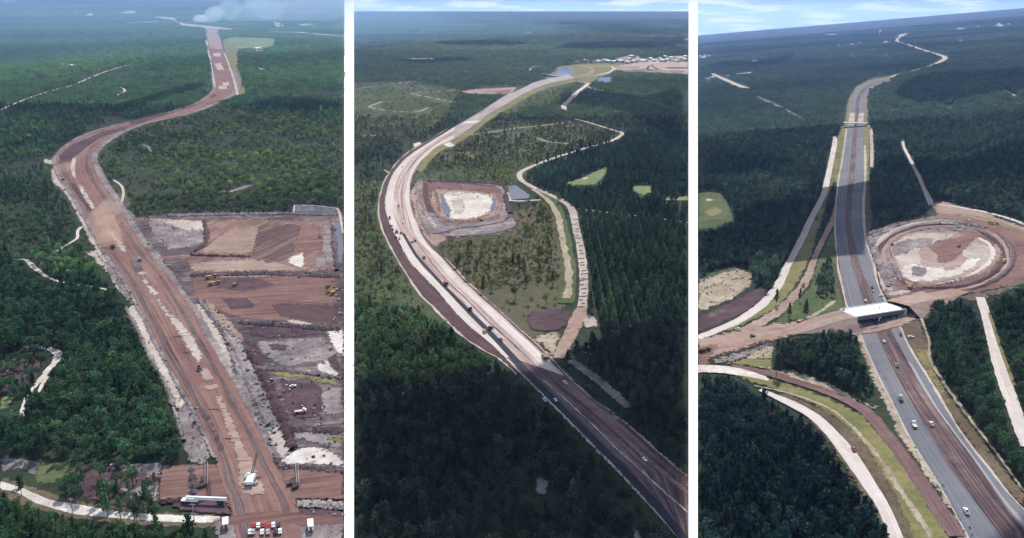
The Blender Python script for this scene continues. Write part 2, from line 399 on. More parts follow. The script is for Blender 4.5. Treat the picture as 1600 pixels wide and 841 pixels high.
zone(26, 'edge3', .2, .8, 0, 3.75, .7, 1.0, (0.056, 0.105, 0.058), label='%s in the wood beyond the straight sand lane')
paint([(-9, 0), (538, 0), (538, 865), (-9, 865)], 1)
paint([(553, 0), (1076, 0), (1076, 865), (553, 865)], 11)
paint([(1090, 0), (1600, 0), (1600, 865), (1090, 865)], 21)
# left sheet
paint([(0, 395), (60, 440), (170, 455), (330, 700), (330, 865), (0, 865)], 2)
paint([(0, 765), (110, 805), (345, 820), (345, 865), (0, 865)], 3)
paint([(145, 240), (330, 165), (538, 200), (538, 340), (190, 345)], 4)
paint([(0, 230), (90, 235), (130, 350), (175, 420), (60, 440), (0, 395)], 5)
# middle sheet
paint([(553, 285), (615, 275), (600, 345), (640, 430), (720, 520), (690, 505), (553, 470)], 12)
paint([(640, 290), (670, 235), (740, 195), (890, 190), (950, 205), (850, 250), (812, 280), (790, 300)], 12)
paint([(660, 370), (850, 315), (880, 350), (890, 470), (840, 540), (700, 430)], 12)
paint([(553, 150), (700, 150), (690, 200), (630, 230), (553, 240)], 12)
paint([(553, 470), (660, 490), (740, 545), (800, 590), (553, 625)], 14)
paint([(900, 328), (1076, 350), (1076, 520), (900, 560), (912, 440)], 13)
paint([(845, 300), (830, 270), (960, 222), (1076, 215), (1076, 350), (900, 326)], 15)
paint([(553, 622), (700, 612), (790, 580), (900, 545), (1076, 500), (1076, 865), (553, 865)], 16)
# right sheet
paint([(1090, 580), (1210, 620), (1330, 730), (1400, 865), (1090, 865)], 22)
paint([(1200, 520), (1335, 510), (1385, 640), (1200, 600)], 23)
paint([(1440, 460), (1532, 470), (1600, 690), (1600, 790), (1440, 540)], 24)
paint([(1536, 440), (1600, 430), (1600, 690), (1550, 520)], 26)

# ------------------------------------------------------------------ where clods and stumps lie
m, t, b = new_mat('clods'); at = t.nodes.new('ShaderNodeAttribute'); at.attribute_type = 'INSTANCER'; at.attribute_name = 'tint'; t.links.new(at.outputs['Vector'], b.inputs['Base Color']); M['clods'] = m
RUBBLE = []
def strew(k, pts, n, smin, smax, cols):
    arr = np.array(pts, float); x1, y1 = arr[:, 0], arr[:, 1]; x2, y2 = np.roll(x1, -1), np.roll(y1, -1); c = 0
    while c < n:
        qx, qy = random.uniform(x1.min(), x1.max()), random.uniform(y1.min(), y1.max())
        cond = (y1 <= qy) != (y2 <= qy)
        if np.sum(cond & (x1 + (qy - y1) / np.where(cond, y2 - y1, 1) * (x2 - x1) > qx)) % 2:
            for j in range(random.choice((1, 1, 2, 4))):
                v = P(k, qx + random.gauss(0, 1.6), qy + random.gauss(0, .8)); s = random.uniform(smin, smax) * random.choice((.6, .8, 1, 1.4)); cl = random.choice(cols); f = random.uniform(.6, 1.3)
                RUBBLE.append((v.x, v.y, v.z + LZ * LAY[k], s, random.uniform(0, 6.28), random.randrange(3), cl[0] * f, cl[1] * f, cl[2] * f)); c += 1
DK, PA, GN = (.06, .045, .05), (.36, .31, .29), (.05, .065, .03)
def mixedge(A, B, f, n=60):
    a, b = resample(smooth_pts(A, False), n), resample(smooth_pts(B, False), n)
    return [tuple(p[c] + (q[c] - p[c]) * f for c in range(2)) for p, q in zip(a, b)]
# ================================================================== LEFT SHEET
k = 1
sheet('clearing', k, [(0, 560), (35, 553), (68, 562), (60, 592), (35, 610), (0, 612)], 'purple_field', zone=6)
strew(1, [(3, 560), (60, 566), (56, 590), (8, 608)], 90, .3, .8, ((.06, .045, .05), (.25, .23, .22)))
sheet('grass_patch', k, [(0, 622), (25, 613), (20, 630), (8, 641), (0, 641)], 'field_green')
sheet('grass_field', k, [(362, 58), (432, 60), (426, 74), (372, 77), (352, 84), (350, 62)], 'field_green', jit=.6)
sheet('grass_field', k, [(347, 60), (372, 76), (372, 105), (385, 145), (372, 150), (356, 110)], 'olive_grass', jit=.8)
path('sand_path', k, [(0, 172, 3), (40, 155, 4), (80, 142, 4), (115, 133, 4), (128, 127, 4), (165, 112, 4), (200, 102, 3), (232, 95, 2)], 'sand_path', cw=2)
path('sand_path', k, [(140, 160, 5), (150, 157, 5), (157, 156, 4)], 'sand_path', cw=2)
path('sand_path', k, [(170, 138, 3), (190, 137, 3), (195, 143, 4), (183, 149, 4)], 'sand_path', cw=2)
for pts in ([(100, 103), (108, 104), (110, 110)], [(115, 22), (118, 18), (125, 24)], [(128, 26), (150, 25), (143, 20), (133, 24)], [(165, 22), (215, 21), (207, 16), (190, 20)],
            [(190, 38), (215, 36), (250, 35), (248, 33), (205, 35)], [(236, 28), (262, 31), (275, 33), (275, 28), (250, 26)], [(3, 3), (26, 4), (26, 2), (3, 1.5)],
            [(395, 103), (420, 110), (414, 112)], [(398, 80), (412, 82), (413, 75), (402, 77)], [(430, 42), (442, 43), (438, 36), (428, 35)], [(455, 40), (480, 41), (500, 39), (478, 37)],
            [(452, 125), (468, 128), (466, 126)], [(405, 50), (470, 52), (538, 58), (538, 56), (470, 50), (405, 49)], [(463, 24), (470, 24), (468, 20)]):
    sheet('sand_patch', k, pts, 'sand', jit=.4)
# lower left: lane, clearings
sheet('sand_patch', k, [(0, 712), (30, 716), (66, 722), (58, 745), (30, 735), (0, 737)], 'grey_sand')
sheet('grass_patch', k, [(64, 723), (85, 722), (111, 727), (104, 744), (75, 759), (52, 757), (55, 742)], 'green_grass')
sheet('clearing', k, [(110, 728), (165, 726), (250, 724), (250, 786), (200, 792), (140, 782), (104, 760)], 'purple_field', zone=6)  # dark ground tone over the whole clearing
sheet('sand_patch', k, [(158, 730), (190, 726), (246, 723), (256, 727), (248, 744), (200, 738)], 'grey_sand', clear=False)
sheet('sand_patch', k, [(186, 762), (246, 756), (250, 784), (205, 783)], 'grey_sand', clear=False)
sheet('verge', k, [(0, 742), (60, 764), (120, 782), (250, 800), (340, 802), (345, 828), (200, 822), (100, 812), (0, 780)], 'brown_grass', clear=False)
edged('sand_lane', k, [(0, 752), (30, 761), (60, 774), (85, 783), (120, 788), (180, 799), (260, 805), (345, 807)],
      [(0, 765), (30, 772), (60, 788), (100, 800), (130, 806), (180, 810), (260, 816), (345, 818)], 'white_sand', jit=1.2)
path('sand_path', k, [(37, 544, 8), (52, 541, 7), (69, 544, 9), (90, 552, 13), (84, 569, 11), (68, 588, 10), (50, 610, 7), (37, 632, 6), (35, 652, 8)], 'white_sand', jit=1.5)
path('sand_path', k, [(60, 614, 5), (68, 598, 6), (75, 588, 6)], 'white_sand')
path('sand_path', k, [(0, 409, 4), (38, 406, 6), (50, 415, 9), (60, 424, 7), (82, 437, 5), (110, 444, 5), (140, 448, 4), (168, 453, 4)], 'white_sand', jit=1.4, cw=1.5)
path('sand_path', k, [(128, 354, 6), (121, 362, 5), (121, 372, 5), (108, 381, 4), (85, 395, 3)], 'white_sand', cw=1.5)
path('sand_path', k, [(177, 281, 4), (190, 291, 4), (193, 304, 4), (188, 320, 4)], 'sand_path', cw=1.6)
sheet('sand_patch', k, [(335, 300), (362, 297), (380, 290), (398, 288), (392, 293), (368, 300), (345, 302)], 'grey_sand', jit=.8)
path('sand_path', k, [(222, 226, 4), (232, 230, 4), (236, 238, 3)], 'grey_sand', cw=1.6)
# sand margins of the earthworks
sheet('sand_margin', k, [(67, 246), (76, 250), (88, 246), (102, 236), (108, 240), (95, 252), (90, 262), (78, 257), (68, 255)], 'sand')
sheet('sand_margin', k, [(80, 262), (92, 266), (104, 290), (128, 325), (152, 372), (172, 400), (190, 432), (205, 462), (200, 474), (182, 452), (160, 412), (140, 378), (118, 330), (96, 298), (80, 284)], 'sand')
sheet('sand_margin', k, [(131, 392), (150, 392), (170, 418), (180, 440), (168, 428)], 'sand')
sheet('sand_margin', k, [(158, 408), (178, 408), (205, 455), (206, 478), (190, 460), (176, 438)], 'grey_sand')
sheet('sand_margin', k, [(192, 484), (214, 474), (240, 520), (256, 552), (300, 626), (280, 645), (262, 612), (240, 574), (215, 524)], 'sand')
sheet('sand_margin', k, [(274, 640), (303, 626), (332, 712), (322, 728), (296, 724), (286, 696)], 'grey_sand')
sheet('mud_patch', k, [(206, 470), (225, 470), (232, 490), (215, 480)], 'grey_mud')
sheet('mud_patch', k, [(268, 590), (290, 586), (304, 622), (280, 628)], 'grey_mud')
edged('sand_margin', k, [(186, 205), (160, 222), (143, 238), (140, 262), (160, 292), (190, 335), (215, 372), (240, 405), (255, 410)],
      [(196, 207), (170, 222), (150, 236), (150, 262), (170, 296), (204, 332), (232, 352), (262, 382), (272, 395)], 'grey_sand', jit=1.6)
# stripped borrow area on the right of the earthworks
sheet('dirt_field', k, [(190, 333), (228, 338), (262, 333), (455, 331), (459, 320), (527, 325), (538, 330), (538, 735), (430, 728), (330, 520), (250, 400)], 'grey_mud', jit=1)
sheet('dirt_field', k, [(228, 340), (320, 346), (322, 378), (300, 388), (262, 392), (240, 372)], 'grey_sand')
sheet('sand_patch', k, [(236, 341), (320, 345), (320, 360), (290, 362), (262, 352)], 'sand')
sheet('dirt_field', k, [(322, 344), (372, 342), (516, 344), (522, 372), (528, 424), (400, 424), (300, 426), (288, 402), (322, 382)], 'brown_lined')
sheet('dirt_field', k, [(330, 408), (400, 404), (450, 412), (520, 424), (300, 426), (296, 412)], 'tan_field')
sheet('dirt_field', k, [(505, 350), (519, 352), (524, 410), (512, 416), (502, 390)], 'grey_sand')
sheet('dirt_field', k, [(402, 352), (440, 350), (478, 352), (470, 378), (448, 408), (420, 412), (402, 408), (394, 400)], 'brown_striped')
sheet('dirt_field', k, [(364, 353), (406, 353), (395, 398), (309, 397), (330, 378)], 'tan_field', jit=.5)
sheet('dirt_field', k, [(468, 352), (500, 350), (505, 390), (470, 400), (456, 385)], 'brown_field')
sheet('sand_patch', k, [(447, 409), (456, 400), (476, 393), (476, 419), (462, 418)], 'white_sand', jit=.9)
sheet('sand_patch', k, [(490, 404), (510, 402), (512, 418), (492, 420)], 'grey_sand')
path('sand_margin', k, [(262, 337, 9), (330, 335, 10), (370, 336, 10), (455, 334, 10), (528, 337, 8)], 'grey_sand', jit=1.4)
path('ditch', k, [(270, 343, 3), (320, 343, 3), (365, 342, 5)], 'purple_field')
sheet('pond', k, [(460, 321), (526, 326), (530, 331), (459, 331)], 'grey_water', jit=.5)
path('sand_margin', k, [(459, 333, 3), (460, 321, 3), (492, 322, 3), (527, 326, 3), (531, 334, 4), (536, 366, 3)], 'sand', smooth=False)
sheet('pond', k, [(521, 346), (531, 346), (535, 372), (537, 390), (533, 412), (528, 406), (523, 378)], 'grey_water', jit=.5)
path('haul_track', k, [(228, 404, 12), (262, 403, 12), (300, 402, 10), (350, 398, 7), (395, 404, 6), (440, 412, 5), (480, 424, 5)], 'brown_road', jit=1)
sheet('dirt_field', k, [(296, 432), (330, 428), (528, 430), (529, 512), (480, 506), (375, 500), (348, 490), (318, 472), (300, 466), (300, 446)], 'brown_field')
sheet('dirt_field', k, [(330, 436), (400, 434), (440, 446), (380, 458), (340, 452)], 'purple_field')
sheet('dirt_field', k, [(345, 466), (385, 466), (400, 482), (360, 486)], 'purple_field')
sheet('dirt_field', k, [(420, 474), (528, 477), (529, 511), (440, 498)], 'brown_dark')
path('ditch', k, [(300, 429, 4), (360, 427, 5), (420, 426, 5), (480, 428, 5), (530, 430, 6)], 'purple_field', jit=2)
path('sand_margin', k, [(320, 434, 3), (380, 433, 3), (420, 432, 2)], 'sand', jit=3)
path('ditch', k, [(420, 471, 3), (470, 473, 3), (528, 477, 4)], 'purple_field', jit=2)
path('ditch', k, [(372, 504, 5), (430, 507, 5), (480, 511, 5), (530, 514, 6)], 'purple_field', jit=2)
sheet('sand_patch', k, [(438, 500), (470, 502), (492, 508), (470, 509)], 'sand')
path('haul_track', k, [(240, 468, 14), (290, 466, 14), (340, 463, 13), (400, 462, 12), (450, 458, 10)], 'brown_road', jit=1)
sheet('sand_patch', k, [(510, 516), (538, 514), (538, 562), (526, 552), (516, 536)], 'white_sand')
sheet('mud_patch', k, [(385, 512), (470, 512), (515, 522), (470, 528), (420, 530), (390, 524)], 'purple_field')
sheet('dirt_field', k, [(396, 534), (440, 530), (505, 528), (530, 552), (520, 565), (440, 576), (412, 556)], 'grey_sand')
sheet('mud_patch', k, [(418, 538), (452, 541), (446, 551), (424, 549)], 'purple_field')
sheet('sand_patch', k, [(492, 572), (515, 562), (530, 584), (522, 594), (498, 582)], 'white_sand')
sheet('mud_patch', k, [(509, 562), (526, 553), (534, 580), (518, 580)], 'purple_field')
sheet('dirt_field', k, [(428, 578), (500, 590), (536, 598), (530, 606), (470, 594), (432, 590)], 'olive_grass')
sheet('dirt_field', k, [(436, 592), (470, 596), (502, 602), (506, 640), (500, 654), (462, 656), (445, 640)], 'purple_field')
sheet('dirt_field', k, [(500, 608), (534, 606), (536, 648), (504, 652)], 'grey_sand')
path('ditch', k, [(452, 668, 8), (490, 670, 8), (538, 672, 8)], 'purple_field', jit=2)
sheet('dirt_field', k, [(455, 676), (538, 674), (538, 706), (500, 696), (462, 690)], 'grey_sand')
sheet('grass_patch', k, [(512, 684), (538, 682), (538, 692), (520, 692)], 'olive_grass')
sheet('dirt_field', k, [(318, 470), (330, 470), (385, 530), (372, 548), (345, 520), (330, 498)], 'tan_field')
sheet('dirt_field', k, [(296, 474), (318, 474), (345, 520), (364, 560), (368, 580), (350, 572), (334, 542), (316, 522)], 'sand')
sheet('dirt_field', k, [(346, 512), (366, 520), (420, 590), (432, 626), (456, 712), (432, 722), (412, 690), (392, 650), (370, 612), (366, 580)], 'grey_sand')
sheet('mud_patch', k, [(385, 540), (400, 538), (426, 592), (452, 670), (440, 668), (414, 610)], 'brown_dark')
path('ditch', k, [(382, 545, 5), (404, 585, 6), (430, 640, 8), (446, 680, 9), (455, 700, 9)], 'purple_field', jit=1.4)
sheet('sand_patch', k, [(415, 672), (440, 668), (457, 710), (440, 722), (424, 700)], 'sand')
sheet('sand_patch', k, [(436, 728), (446, 714), (458, 706), (486, 697), (516, 705), (538, 718), (538, 732), (487, 728)], 'white_sand')
path('ditch', k, [(432, 729, 4), (486, 730, 5), (538, 735, 5)], 'purple_field', jit=1.5)
# the brown road bed and its crossing
EL = [(372, 865), (358, 790), (346, 760), (335, 716), (318, 678), (300, 638), (275, 592), (250, 547), (230, 506), (208, 464), (188, 430), (163, 394), (140, 352), (117, 310), (98, 282), (88, 263), (86, 249), (96, 235), (115, 220), (140, 208), (165, 200), (200, 191), (240, 182), (270, 174), (300, 165), (320, 155), (331, 146), (337, 136), (333, 110), (328, 80), (323, 55), (320, 42)]
ER = [(476, 865), (470, 800), (446, 752), (428, 720), (414, 690), (398, 658), (380, 625), (360, 588), (340, 555), (318, 515), (303, 488), (285, 462), (262, 430), (240, 404), (218, 374), (198, 344), (178, 312), (160, 286), (147, 262), (144, 245), (156, 229), (175, 215), (190, 207), (215, 197), (240, 190), (270, 184), (300, 176), (325, 166), (346, 156), (362, 146), (366, 134), (360, 110), (352, 85), (345, 60), (338, 45)]
sheet('dirt_ground', k, [(250, 728), (300, 726), (340, 726), (360, 740), (372, 800), (330, 782), (246, 784)], 'brown_field', jit=.8)
sheet('dirt_ground', k, [(425, 725), (487, 730), (538, 736), (538, 784), (465, 783), (468, 806), (538, 810), (538, 828), (460, 830), (420, 790)], 'brown_field', jit=.8)
sheet('dirt_ground', k, [(330, 812), (480, 806), (538, 812), (538, 865), (345, 865)], 'grey_sand', jit=.8)
edged('road_margin', k, [(x - 6, y + 1) for x, y in EL[3:-3]], [(x + 11, y - 1) for x, y in ER[3:-3]], 'grey_sand', jit=1.5, n=200)
edged('earth_road', k, EL, ER, 'brown_road', jit=1.0, n=220)
edged('wheel_tracks', k, mixedge(EL, ER, .08)[:52], mixedge(EL, ER, .22)[:52], 'median', jit=1.5, smooth=False)
edged('wheel_tracks', k, mixedge(EL, ER, .74)[:50], mixedge(EL, ER, .84)[:50], 'median', jit=1.5, smooth=False)
sheet('dirt_ground', k, [(372, 806), (420, 800), (538, 806), (538, 822), (460, 826), (360, 824), (330, 812)], 'brown_field', jit=.8)
path('earth_track', k, [(448, 822, 22), (452, 832, 26), (455, 845, 30)], 'brown_road')
sheet('mud_patch', k, [(296, 731), (302, 732), (305, 760), (300, 778), (296, 770)], 'grey_mud', jit=.8)
sheet('mud_patch', k, [(250, 786), (322, 783), (350, 780), (356, 790), (366, 806), (330, 806), (285, 800)], 'purple_field')
sheet('sand_patch', k, [(464, 784), (480, 782), (538, 786), (538, 800), (490, 796), (466, 795)], 'grey_sand')
sheet('mud_patch', k, [(464, 796), (500, 797), (538, 802), (538, 810), (470, 808)], 'purple_field')
def bank(k, pts, mat, h, jit=1.2):
    L = sum(math.hypot(b[0] - a[0], b[1] - a[1]) for a, b in zip(pts, pts[1:])); q = resample(smooth_pts(pts, False), max(14, int(L / 2.2)))
    q = [(x + random.gauss(0, .5), y + random.gauss(0, .3), w * random.uniform(.25, 1.5)) for x, y, w in q]
    hs = [h * .62 * random.choice((.15, .4, .7, 1.0, 1.25)) for _ in q]
    path('spoil_bank', k, q, mat, jit=1.5, smooth=False, hs=hs, n=len(q))
    strew(k, [(x, y - 2.5) for x, y, w in q] + [(x, y + 2.5) for x, y, w in q[::-1]], int(L * .5), .25, .75, (DK, DK, PA))
bank(1, [(300, 432, 2), (360, 431, 2), (420, 430, 2), (480, 432, 2), (530, 434, 2)], 'grey_mud', 2.2)
bank(1, [(376, 506, 2), (430, 509, 2), (480, 513, 2), (530, 517, 2)], 'grey_mud', 2.4)
bank(1, [(262, 339, 2), (330, 337, 2), (455, 335, 2), (528, 338, 2)], 'grey_sand', 2.6)
bank(1, [(388, 548, 3), (410, 588, 3), (436, 644, 3), (452, 688, 3), (458, 706, 3)], 'brown_dark', 2.6)
bank(1, [(398, 576, 2), (460, 582, 2), (536, 592, 2)], 'grey_sand', 1.8)
bank(1, [(520, 345, 2), (522, 380, 2), (527, 424, 2)], 'grey_mud', 2.2)
bank(1, [(448, 672, 3), (500, 676, 3), (538, 678, 3)], 'grey_mud', 2.4)
bank(1, [(310, 470, 2), (345, 512, 2), (372, 556, 3), (392, 610, 3), (420, 668, 3)], 'grey_sand', 1.8)
bank(1, [(436, 732, 3), (487, 734, 3), (538, 739, 3)], 'grey_mud', 1.8)
bank(1, [(466, 790, 3), (500, 788, 3), (538, 792, 3)], 'sand', 2.0)
bank(1, [(300, 738, 3), (303, 776, 3)], 'grey_mud', 1.6)
bank(1, [(320, 346, 2), (322, 380, 2), (300, 396, 2)], 'brown_dark', 2.0)
bank(1, [(298, 400, 2), (345, 401, 2), (393, 402, 2)], 'brown_dark', 1.8)
bank(1, [(250, 786, 3), (322, 783, 3)], 'brown_dark', 1.4)
bank(1, [(196, 482, 2), (216, 520, 2), (240, 570, 2), (262, 610, 2), (286, 690, 2)], 'grey_sand', 1.2)
# darker, damp stretches
sheet('mud_patch', k, [(92, 245), (100, 236), (125, 222), (160, 206), (200, 196), (198, 203), (165, 214), (140, 228), (125, 240), (105, 256), (92, 258)], 'brown_dark')
sheet('mud_patch', k, [(200, 190), (270, 174), (320, 158), (334, 146), (340, 150), (300, 168), (250, 184), (205, 197)], 'brown_dark')
sheet('mud_patch', k, [(110, 288), (120, 288), (150, 330), (142, 332), (124, 312)], 'brown_dark')
sheet('mud_patch', k, [(320, 640), (330, 655), (350, 700), (348, 714), (334, 690)], 'brown_dark')
# pale islands of untouched sand down the middle
for pts in ([(111, 249), (117, 247), (116, 262), (121, 280), (116, 278), (111, 263)], [(121, 288), (126, 290), (138, 308), (150, 328), (146, 330), (132, 310)],
            [(166, 357), (172, 357), (188, 378), (201, 396), (193, 397), (184, 384)], [(221, 436), (229, 437), (238, 450), (249, 464), (240, 465)],
            [(243, 469), (252, 468), (263, 484), (276, 498), (290, 514), (302, 528), (310, 545), (318, 566), (309, 571), (298, 553), (283, 527), (264, 500)],
            [(311, 577), (322, 575), (333, 592), (332, 598), (320, 598)], [(322, 605), (330, 603), (338, 603), (342, 608), (331, 613), (323, 610)],
            [(329, 620), (345, 617), (356, 640), (366, 665), (377, 688), (388, 712), (399, 734), (408, 755), (414, 768), (413, 776), (398, 778), (380, 777), (375, 768), (373, 742), (372, 720), (365, 698), (356, 676), (343, 648)]):
    mx_, my_ = sum(q[0] for q in pts) / len(pts), sum(q[1] for q in pts) / len(pts)
    pts = [(q[0] + (2.2 if q[0] > mx_ + .53 * (q[1] - my_) else -2.2), q[1]) for q in pts]
    sheet('sand_island', k, pts, 'tan_field' if pts[0][1] > 560 else 'sand', jit=.6)
sheet('mud_patch', k, [(203, 407), (216, 405), (222, 416), (228, 432), (214, 430), (206, 418)], 'grey_mud', jit=.8)
sheet('sand_patch', k, [(213, 429), (222, 426), (231, 429), (222, 432)], 'sand', jit=.6)
for y, w in ((641, 30), (687, 28), (722, 26), (552, 18), (527, 18)):
    t_ = (y - 560) / 200; x = 341 + (y - 641) * .52
    path('ditch', k, [(x - w / 2, y + .5, 2), (x, y + 1, 2), (x + w / 2, y - 1, 2)], 'brown_dark', jit=1)
# far end of the road
sheet('dirt_ground', k, [(268, 32), (290, 37), (320, 40), (375, 46), (350, 47), (318, 44), (285, 41)], 'sand', jit=.6)
sheet('dirt_ground', k, [(318, 43), (342, 46), (348, 78), (328, 76)], 'tan_field', jit=.6)
for x, y, w in ((340, 100, 10), (343, 105, 11), (347, 135, 13), (352, 130, 10), (338, 84, 12)):
    sheet('sand_patch', k, [(x - w / 2, y), (x + w / 2, y - 1), (x + w / 2 + 2, y + 5), (x - w / 2 + 2, y + 5)], 'sand', jit=.5)
path('sand_margin', k, [(372, 150, 4), (366, 128, 4), (360, 108, 3), (350, 82, 3)], 'sand', jit=2)
path('sand_margin', k, [(336, 138, 3), (330, 100, 3), (322, 62, 3)], 'sand', jit=2)

# ================================================================== MIDDLE SHEET
k = 2
sheet('scrub_ground', k, [(553, 285), (612, 276), (598, 345), (640, 430), (720, 520), (553, 480)], 'scrub', zone=12)
sheet('scrub_ground', k, [(640, 290), (670, 235), (740, 195), (890, 190), (950, 205), (850, 250), (812, 280), (790, 300)], 'scrub', zone=12)
sheet('scrub_ground', k, [(660, 370), (800, 330), (850, 315), (880, 350), (890, 470), (840, 540), (700, 430)], 'scrub_brown', zone=12)
sheet('scrub_ground', k, [(553, 130), (640, 128), (720, 140), (700, 190), (553, 200)], 'scrub', zone=12)
sheet('scrub_ground', k, [(810, 160), (870, 130), (905, 130), (870, 165), (790, 185), (770, 178)], 'scrub', zone=12)
sheet('grass_patch', k, [(718, 240), (735, 232), (742, 245), (722, 256)], 'olive_grass', zone=12)
for pts in ([(555, 139), (590, 134), (625, 130), (650, 127)], [(639, 146), (655, 149), (675, 153), (700, 158), (722, 162)], [(640, 146), (680, 143), (720, 141)], [(575, 167), (600, 158)], [(575, 167), (600, 172), (648, 175), (670, 168)],
            [(553, 213), (600, 211)], [(600, 265), (610, 272)], [(720, 213), (770, 206), (810, 200), (850, 196), (893, 190)], [(837, 215), (860, 222), (905, 226)]):
    path('sand_path', k, [(x, y, 3) for x, y in pts], 'sand_path', cw=2)
for pts in ([(602, 70), (610, 68), (611, 71)], [(655, 52), (662, 51), (660, 53)], [(615, 92), (640, 93), (700, 93), (670, 91)], [(812, 52), (830, 53), (828, 51)], [(885, 61), (892, 62), (890, 59)], [(1060, 62), (1076, 62), (1076, 60)]):
    sheet('sand_patch', k, pts, 'sand', jit=.2)
sheet('dirt_field', k, [(718, 143), (745, 139), (780, 137), (810, 136), (797, 147), (760, 148), (735, 147)], 'tan_field')
sheet('brown_patch', k, [(770, 143), (800, 139), (795, 146), (775, 147)], 'brown_field')
# far interchange
sheet('dirt_field', k, [(858, 118), (872, 104), (905, 100), (1000, 96), (1076, 98), (1076, 117), (1020, 114), (965, 112), (940, 120), (905, 124)], 'olive_grass', jit=.5)
sheet('dirt_field', k, [(965, 103), (1010, 92), (1050, 91), (1076, 92), (1076, 116), (1010, 112), (960, 108)], 'pink_road', jit=.5)
for a, (x0, x1, y0, y1, mt) in enumerate(((962, 1000, 104, 107, 'grey_sand'), (1010, 1040, 97, 100, 'sand'), (1044, 1076, 94, 97, 'olive_grass'), (985, 1030, 108, 111, 'olive_grass'), (1040, 1076, 105, 108, 'brown_field'), (1000, 1036, 92, 95, 'sand'), (1046, 1070, 110, 114, 'grey_sand'), (968, 990, 98, 101, 'brown_field'), (1050, 1076, 88, 91, 'sand'))):
    sheet('cleared_lot', k, [(x0, y0), ((x0 + x1) / 2, y0 - .6), (x1, y0), (x1 - 2, y1), (x0 + 3, y1)], mt, jit=.4)
sheet('dirt_field', k, [(960, 92), (985, 86), (1000, 88), (995, 95), (970, 97)], 'tan_field', jit=.5)
sheet('sand_patch', k, [(868, 112), (890, 105), (897, 112), (888, 120), (870, 117)], 'sand', jit=.5)
sheet('pond', k, [(864, 112), (874, 107), (888, 106), (896, 111), (897, 116), (880, 117), (866, 115)], 'water', jit=.3)
sheet('pond', k, [(932, 125), (938, 121), (956, 121), (961, 126), (950, 129), (934, 129)], 'water', jit=.3)
path('ramp_road', k, [(893, 122, 6), (866, 118, 5), (835, 113, 4), (828, 109, 4), (838, 103, 4), (875, 99, 4), (920, 99, 4)], 'sand_path')
path('ramp_road', k, [(893, 121, 8), (915, 117, 8), (927, 111, 7), (922, 106, 6), (905, 103, 4)], 'tan_field')
path('ramp_road', k, [(893, 123, 8), (925, 119, 7), (950, 114, 7), (960, 108, 6), (954, 103, 5)], 'sand_path')
path('ramp_road', k, [(905, 103, 5), (950, 104, 6), (1000, 104, 6), (1076, 102, 6)], 'sand_path')
path('ramp_road', k, [(1040, 112, 4), (1015, 111, 4), (1012, 105, 4), (1022, 101, 4)], 'brown_dark')
path('ramp_road', k, [(1018, 103, 4), (1030, 109, 4), (1060, 115, 4), (1076, 118, 4)], 'brown_dark')
path('sand_road', k, [(840, 120, 4), (866, 123, 5), (900, 127, 6), (920, 130, 7)], 'sand_path')
path('sand_road', k, [(920, 130, 8), (912, 137, 7), (905, 142, 8), (895, 152, 9), (880, 167, 9), (888, 176, 4)], 'pale_road', cw=1.3)
path('sand_road', k, [(917, 135, 4), (930, 140, 4), (955, 144, 4), (985, 147, 4), (1010, 146, 3)], 'sand_path', cw=2)
path('sand_road', k, [(895, 185, 4), (920, 192, 5), (950, 201, 5), (966, 206, 5)], 'sand_path', cw=1.8)
sheet('grass_patch', k, [(897, 122), (940, 117), (932, 124), (925, 130), (905, 127)], 'olive_grass', jit=.4)
# the main road: outer strip, pale bed, wheel marks
OL = [(1046, 845), (1010, 805), (970, 762), (940, 730), (908, 697), (870, 657), (834, 621), (809, 586), (780, 560), (741, 538), (715, 517), (676, 478), (650, 449), (625, 410), (610, 383), (597, 352), (593, 331), (595, 305), (605, 278), (620, 256), (634, 242), (650, 231), (676, 216), (702, 200), (730, 184), (760, 166), (785, 150), (815, 137), (835, 127), (867, 120), (893, 117)]
IL = [(1062, 845), (1025, 805), (985, 762), (955, 730), (922, 697), (884, 657), (848, 621), (815, 588), (768, 540), (728, 507), (700, 477), (681, 454), (660, 432), (639, 410), (628, 390), (613, 362), (605, 341), (601, 323), (602, 305), (610, 278), (625, 256), (639, 243), (654, 233), (680, 217), (706, 201), (733, 185), (762, 167), (787, 151), (817, 138), (837, 128), (868, 121), (893, 118)]
ORt = [(1240, 845), (1160, 800), (1076, 744), (1000, 678), (960, 646), (925, 621), (890, 588), (866, 562), (841, 537), (815, 515), (784, 487), (754, 460), (725, 433), (702, 408), (684, 396), (668, 376), (661, 360), (650, 339), (643, 312), (642, 289), (650, 267), (663, 248), (681, 232), (707, 220), (735, 201), (752, 187), (772, 174), (796, 160), (815, 149), (835, 139), (862, 130), (897, 123)]
edged('roadside_grass', k, ORt[-12:], [(x + 9, y + 4) for x, y in ORt[-12:]], 'olive_grass', jit=.8)
edged('road_bed', k, IL, ORt, 'pink_road', jit=1.0, n=200)
edged('roadside_strip', k, [(x - 3, y + 1) for x, y in OL[7:24]], OL[7:24], 'sand', jit=1.5)
edged('ditch_strip', k, OL[7:24], IL[7:24], 'brown_dark', jit=.9)
edged('pale_lane', k, mixedge(IL, ORt, .02), mixedge(IL, ORt, .22), 'pale_road', jit=.6, smooth=False)
edged('pale_lane', k, mixedge(IL, ORt, .62)[12:], mixedge(IL, ORt, .84)[12:], 'pale_road', jit=.8, smooth=False)
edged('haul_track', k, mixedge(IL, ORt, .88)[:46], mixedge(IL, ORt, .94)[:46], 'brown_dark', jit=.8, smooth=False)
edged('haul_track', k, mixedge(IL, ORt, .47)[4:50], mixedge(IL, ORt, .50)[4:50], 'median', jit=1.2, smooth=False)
edged('asphalt_lane', k, mixedge(IL, ORt, .05)[48:], mixedge(IL, ORt, .30)[48:], 'grey_asphalt', jit=0, smooth=False)
